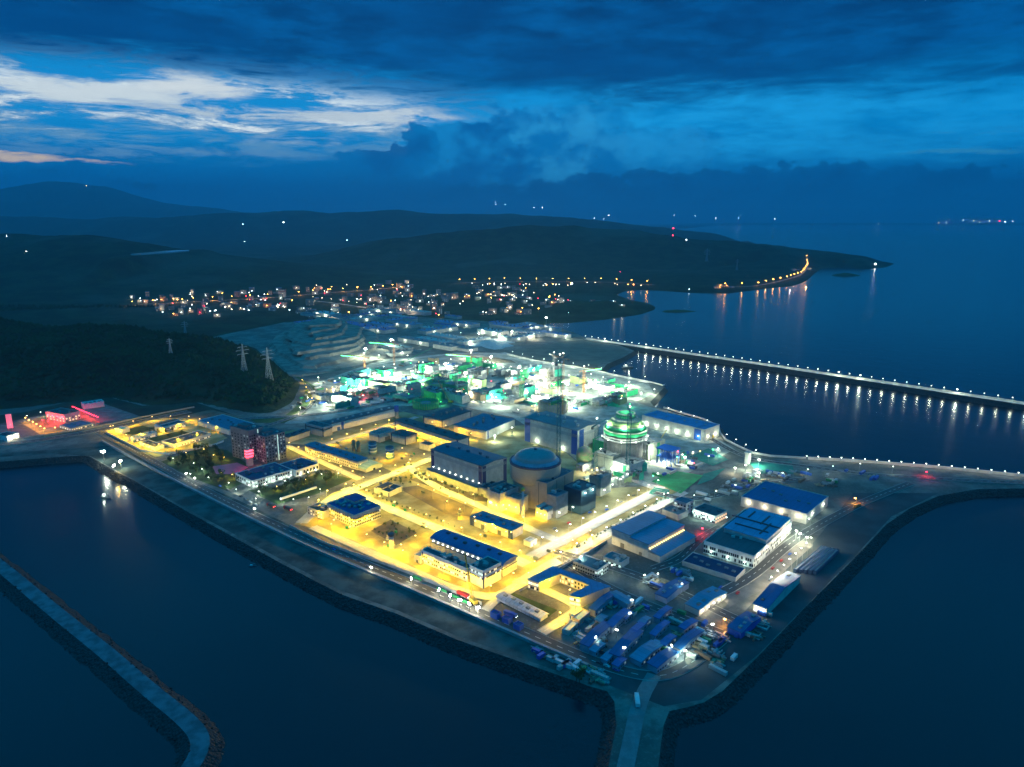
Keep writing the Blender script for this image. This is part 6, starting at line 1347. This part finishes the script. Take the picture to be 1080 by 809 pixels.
# ================================================================== the town and far lights
HM = [mat('town_wall_%s' % n, c, var=.15) for n, c in (('cream', (.26, .25, .21)), ('grey', (.18, .19, .20)), ('pink', (.27, .19, .17)), ('pale', (.28, .30, .30)))]
HN = ['cream', 'grey', 'pinkish', 'pale']; w_town = emat('town_window', (1, .72, .38), .7); w_townc = emat('town_window_cool', (.6, .9, 1), .5)
def town(n, poly, size, seedp, fl=(2, 6), pw=2600):
    pg = [P(u, v, 0) for u, v in poly]
    for k in range(n):
        x, y = rpt(pg); z = gz(x, y)
        if z < SEA + 2.5: continue
        i_ = rnd.randrange(4); a, b = .8 * rnd.uniform(*size), .8 * rnd.uniform(size[0] * .7, size[1] * .6); nf = rnd.randint(*fl); h = nf * 3.3
        t = thing('town_house', '', 'house', (x, y, z - 1), rnd.uniform(-.3, .6), 'houses of the distant town'); MB().box(-a / 2, a / 2, -b / 2, b / 2, -4, h).build('wall', HM[i_], t)
        MB().box(-a / 2 - .5, a / 2 + .5, -b / 2 - .5, b / 2 + .5, h + .01, h + .8).build('roof', rnd.choice([slate, greyr, redp if rnd.random() < .2 else brownr, blue_r]), t)
        ncw = max(2, int(a / 6)); wm_ = rnd.choice([w_town, w_town, w_townc])
        for c_ in range(ncw):
            for r_ in range(nf):
                if rnd.random() < .28: piece('window', wm_, t, ((c_ + .5) / ncw * a - a / 2, -b / 2 - .12, r_ * 3.3 + 1), (1.8, .25, 1.6))
        scat(t, '%s %s house of the town' % ('small' if nf < 4 else 'taller', HN[i_]))
        if rnd.random() < .55:
            c = rnd.choice(['white', 'cool', 'town', 'town', 'red' if 300 > 0 and rnd.random() < .35 else 'white', 'orange']); em = {'white': e_farw, 'cool': e_farw, 'town': e_far, 'red': e_red, 'orange': e_orange}[c]
            piece('house_lamp', em, t, (rnd.uniform(-a / 2, a / 2), -b / 2 - 1.4, min(h, 7)), (1.5, .8, 1.0)); light(c, t, (0, -b / 2 - 6, 8), pw * (.35 if c == 'red' else 1))
LAND.update({'the west end of the town road': P(150, 322), 'the red-lit heart of the town': P(265, 316), 'the bend of the town road': P(330, 315), 'the lower town road': P(370, 322), 'the middle of the town': P(430, 318), 'the east quarter of the town': P(540, 316), 'the coast road': P(590, 299), 'the peninsula': P(640, 322), 'the headland tip': P(852, 284), 'the valley floor': P(330, 333), 'the garden': P(225, 495), 'the pink court': P(243, 493), 'the lawn before the garden office': P(310, 513), 'the factory yard': P(820, 605), 'the green field': P(715, 508), 'the northern storage yard': P(850, 500), 'the causeway junction': P(680, 715), 'the northern seawall': P(1000, 495), 'the planted bed': P(415, 562)})
town(34, [(135, 318), (200, 314), (240, 318), (230, 335), (170, 332)], (12, 26), 1, pw=4000)
town(58, [(230, 312), (300, 308), (360, 306), (430, 300), (440, 308), (380, 318), (300, 328), (240, 328)], (14, 34), 2, (2, 6))
town(64, [(380, 318), (440, 310), (480, 312), (480, 332), (440, 336), (390, 332)], (14, 34), 3, (2, 7))
town(46, [(490, 316), (520, 308), (560, 312), (598, 318), (596, 328), (560, 332), (500, 332)], (14, 34), 4, (2, 5))
town(12, [(300, 318), (380, 326), (380, 338), (300, 336)], (14, 34), 6, (2, 4))
town(8, [(495, 302), (560, 302), (560, 308), (500, 308)], (16, 40), 7, (2, 4))
town(8, [(590, 319), (635, 321), (680, 324), (684, 326), (640, 329), (600, 329)], (12, 26), 5, (1, 2))
town(5, [(745, 304), (790, 302), (790, 304.5), (750, 306)], (16, 36), 8, (2, 3)); town(4, [(835, 288), (852, 282), (856, 286), (840, 293)], (16, 36), 9, (1, 3))
for k in range(150):
    pg = [G([(135, 318), (240, 314), (300, 309), (300, 330), (170, 333)]), G([(300, 308), (440, 300), (480, 318), (470, 336), (300, 338)]), G([(480, 312), (560, 306), (600, 318), (596, 330), (490, 334)]), G([(490, 301), (640, 301), (690, 303), (640, 304), (500, 304)])][k % 4]
    x, y = rpt(pg); z = gz(x, y)
    if z < SEA + 2.5: continue
    c = rnd.choice(['white'] * 4 + ['warm'] * 3 + ['amber'] * 2 + ['red']); t = thing('town_lamp', '', 'lamp', (x, y, z), 0, 'lamps of the distant town'); piece('pole', steel, t, (0, 0, -1), (.5, .5, 10)); piece('lamp_head', {'white': e_farw, 'warm': e_far, 'amber': e_orange, 'red': e_red}[c], t, (0, 0, 9), (2.2, 1.6, 1.3)); scat(t, '%s town lamp' % c)
FARL = [(299, 235, 1.6, 'w'), (256, 236.5, .8, 'w'), (91, 196, .7, 'o'), (233, 219, .6, 'w'), (258, 254.5, .6, 'w'), (366, 253.5, .7, 'w'), (7, 249, .7, 'w'), (28, 265, .5, 'w'), (62, 351, .5, 'w'), (67, 352, .5, 'w'), (523, 216, .9, 'w'), (533, 216, .7, 'w'), (563, 219, 1.0, 'w'), (572, 219, 1.0, 'w'), (523, 213, .5, 'w'), (627, 230, .9, 'w'), (637, 231, .8, 'w'), (642, 227, .9, 'w'), (724, 253, 1.1, 'w'), (711, 227, .6, 'w'), (733, 228, .6, 'w'), (755, 230, .7, 'w'), (779, 230, 1.1, 'w'), (817, 231, .9, 'w'), (866, 220, .6, 'w'), (927, 236, .7, 'w'), (990, 234.5, .8, 'o'), (998, 234.5, .8, 'w'), (1016, 232, .7, 'w'), (1027, 233, .9, 'w'), (1033, 234.5, .8, 'w'), (1044, 233, .9, 'w'), (1054, 233, 1.2, 'r'), (1060, 234, 1.0, 'w'), (1068, 233, .7, 'w'), (923, 279, 2.0, 'w'), (654, 286.5, .6, 'r'), (600, 352 - 22, .5, 'w'), (833, 306.5, 1.1, 'w'), (850, 304 - 1, 1.6, 'o'), (727, 302 + 3, .7, 'w')]
for k, (u, v, s, c) in enumerate(FARL):
    # stand the lamp on the terrain the line of sight meets, else on a tall mast of the far shore
    DD = np.geomspace(1500, 30000, 240); XD = DD * (u - 540) / F_ / (cp + (404.5 - v) / F_ * sp); hit = np.nonzero(hgt_at(XD, DD, v) <= np.maximum(terrain(XD[:, None], DD[:, None])[:, 0], SEA) + 8)[0]
    d = float(DD[hit[0]]) if len(hit) else None
    if d is None: d = 26000.0
    x = d * (u - 540) / F_ / (cp + (404.5 - v) / F_ * sp); y = d; z0 = max(gz(x, y), SEA); zt = max(hgt_at(x, y, v), z0 + 4)
    t = thing('distant_beacon', '%s distant light on %s, %s from the left of all distant lights' % ({'w': 'white', 'o': 'amber', 'r': 'red'}[c], 'the far shore' if d > 15000 else 'the dark hills', ordn(sorted(range(len(FARL)), key=lambda q: FARL[q][0]).index(k))), 'light', (x, y, z0), 0, 'distant lights')
    r = s * d / F_ * .42
    MB().tube((0, 0, -2), (0, 0, zt - z0), max(.3, r * .2), 5).build('mast', steel, t); MB().lathe([(r * .3, zt - z0 - r * .6), (r, zt - z0), (r * .3, zt - z0 + r * .6)], 8).build('lamp', {'w': e_farw2, 'o': e_faro, 'r': e_farr}[c], t)
# ================================================================== trees
GR = [G([(172, 486), (214, 472), (240, 476), (246, 486), (226, 490), (224, 500), (252, 502), (262, 496), (262, 512), (240, 516), (205, 503)]), G([(262, 517), (300, 513), (335, 500), (368, 504), (334, 514), (298, 527)])]
for k in range(95):
    x, y = rpt(GR[0] if k < 62 else GR[1]); tree(x, y, 0, rnd.uniform(.8, 1.5), 'leafy garden tree')
for k in range(26):
    x, y = rpt(G([(394, 560), (412, 550), (438, 562), (418, 574)])); tree(x, y, 0, rnd.uniform(.35, .6), 'small shrub-like tree of the planted bed')
for k in range(18):
    x, y = rpt(G([(120, 455), (160, 450), (200, 458), (160, 470)])); tree(x, y, 0, rnd.uniform(.5, .8), 'small compound tree')
for k, (u, v) in enumerate([(608, 718), (611, 721), (613, 717)]):
    x, y = P(u, v); tree(x, y, 0, 1.3, 'dark bushy tree on the mud strip near the causeway')
for x, y, a in along(G([(604, 581), (650, 555), (704, 525)]), 5.5): tree(x + rnd.uniform(-1.5, 1.5), y + rnd.uniform(-1.5, 1.5), .2, rnd.uniform(.35, .6), 'small tree of the road median')
for x, y, a in along(G([(372, 512), (405, 528), (470, 553), (490, 560)]), 8): tree(x + rnd.uniform(-1, 1), y + rnd.uniform(-1, 1), .2, rnd.uniform(.35, .6), 'small avenue verge tree')
for k in range(24):
    x, y = rpt(G([(402, 506), (470, 500), (500, 512), (470, 520), (430, 514)])); tree(x, y, 0, rnd.uniform(.4, .75), 'small tree before the left turbine hall')
# loose armour stone along the waterline of the site (nobody could count it)
def riprap():
    rr = random.Random(12); mb = MB(); ring = [P(u, v, 0) for u, v in SITE_PX if True]; n = len(ring); lo = offset(ring, 11)
    for k in range(n - 9):
        a, b, c, d = ring[k], ring[k + 1], lo[k], lo[k + 1]; L = math.dist(a, b)
        if P(540, 480)[1] < min(a[1], b[1]): continue
        for _ in range(int(L * 2.6)):
            t_, f = rr.random(), rr.random() ** .8; x0, y0 = a[0] + (b[0] - a[0]) * t_, a[1] + (b[1] - a[1]) * t_; x1, y1 = c[0] + (d[0] - c[0]) * t_, c[1] + (d[1] - c[1]) * t_
            sz = rr.uniform(.5, 1.7); mb.cbox(x0 + (x1 - x0) * f, y0 + (y1 - y0) * f, (SEA - 2.5) * f - sz * .4, sz, sz * rr.uniform(.6, 1), sz * rr.uniform(.5, .9), rr.random() * 3)
    kind(mb.build('riprap_stones', mat('armour_stone', (.05, .05, .05), rough=.95, scale=.3, var=.6)), 'stuff')
riprap()
# forest on the near hill (nobody could count it)
def forest():
    rs = np.random.RandomState(4); n = 26000; rr_ = []
    Yr = rs.uniform(900, 2300, n); Tr = rs.uniform(-.95, -.24, n); Xr = Yr * Tr; Zr = terrain(Xr[:, None], Yr[:, None])[:, 0]
    ok = Zr > 3.5; Xr, Yr, Zr = Xr[ok], Yr[ok], Zr[ok]; n = len(Xr); s = rs.uniform(2.6, 5.2, n); hh = s * rs.uniform(1.2, 2.2, n)
    base = np.array([(1, 0, .25), (.31, .95, .35), (-.81, .59, .2), (-.81, -.59, .3), (.31, -.95, .22), (0.1, 0, 1.0)])
    V = base[None] * np.stack([s, s, hh], 1)[:, None, :]; V = V + rs.uniform(-.5, .5, V.shape); a = rs.uniform(0, 6.28, n); c, q_ = np.cos(a), np.sin(a)
    V = np.stack([V[..., 0] * c[:, None] - V[..., 1] * q_[:, None], V[..., 0] * q_[:, None] + V[..., 1] * c[:, None], V[..., 2]], -1) + np.stack([Xr, Yr, Zr - .5], 1)[:, None, :]
    F = np.array([(0, 1, 5), (1, 2, 5), (2, 3, 5), (3, 4, 5), (4, 0, 5)]); Fa = (F[None] + (np.arange(n) * 6)[:, None, None]).reshape(-1, 3)
    me = bpy.data.meshes.new('forest'); me.vertices.add(n * 6); me.vertices.foreach_set('co', V.astype(np.float32).ravel()); me.loops.add(Fa.size); me.loops.foreach_set('vertex_index', Fa.ravel().astype(np.int32))
    me.polygons.add(len(Fa)); me.polygons.foreach_set('loop_start', np.arange(0, Fa.size, 3, dtype=np.int32)); me.polygons.foreach_set('loop_total', np.full(len(Fa), 3, dtype=np.int32)); me.update(); me.materials.append(mat('forest_canopy', (.022, .045, .014), rough=1, scale=.02, var=.5, spec=.1))
    kind(link('forest', me), 'stuff')
forest()
# ================================================================== haze
def haze():
    m = bpy.data.materials.new('haze_air'); m.use_nodes = True; nt = m.node_tree; nt.nodes.clear()
    v = nt.nodes.new('ShaderNodeVolumePrincipled'); o = nt.nodes.new('ShaderNodeOutputMaterial')
    v.inputs['Density'].default_value = HAZE_D; v.inputs['Color'].default_value = (.35, .74, 1, 1); v.inputs['Anisotropy'].default_value = .1
    nt.links.new(v.outputs[0], o.inputs['Volume']); m.cycles.homogeneous_volume = True
    kind(MB().box(-66000, 66000, -1600, 68000, -9.9 - 10, 1500).build('haze', m), 'stuff')
if HAZE_D: haze()
label_scatter()
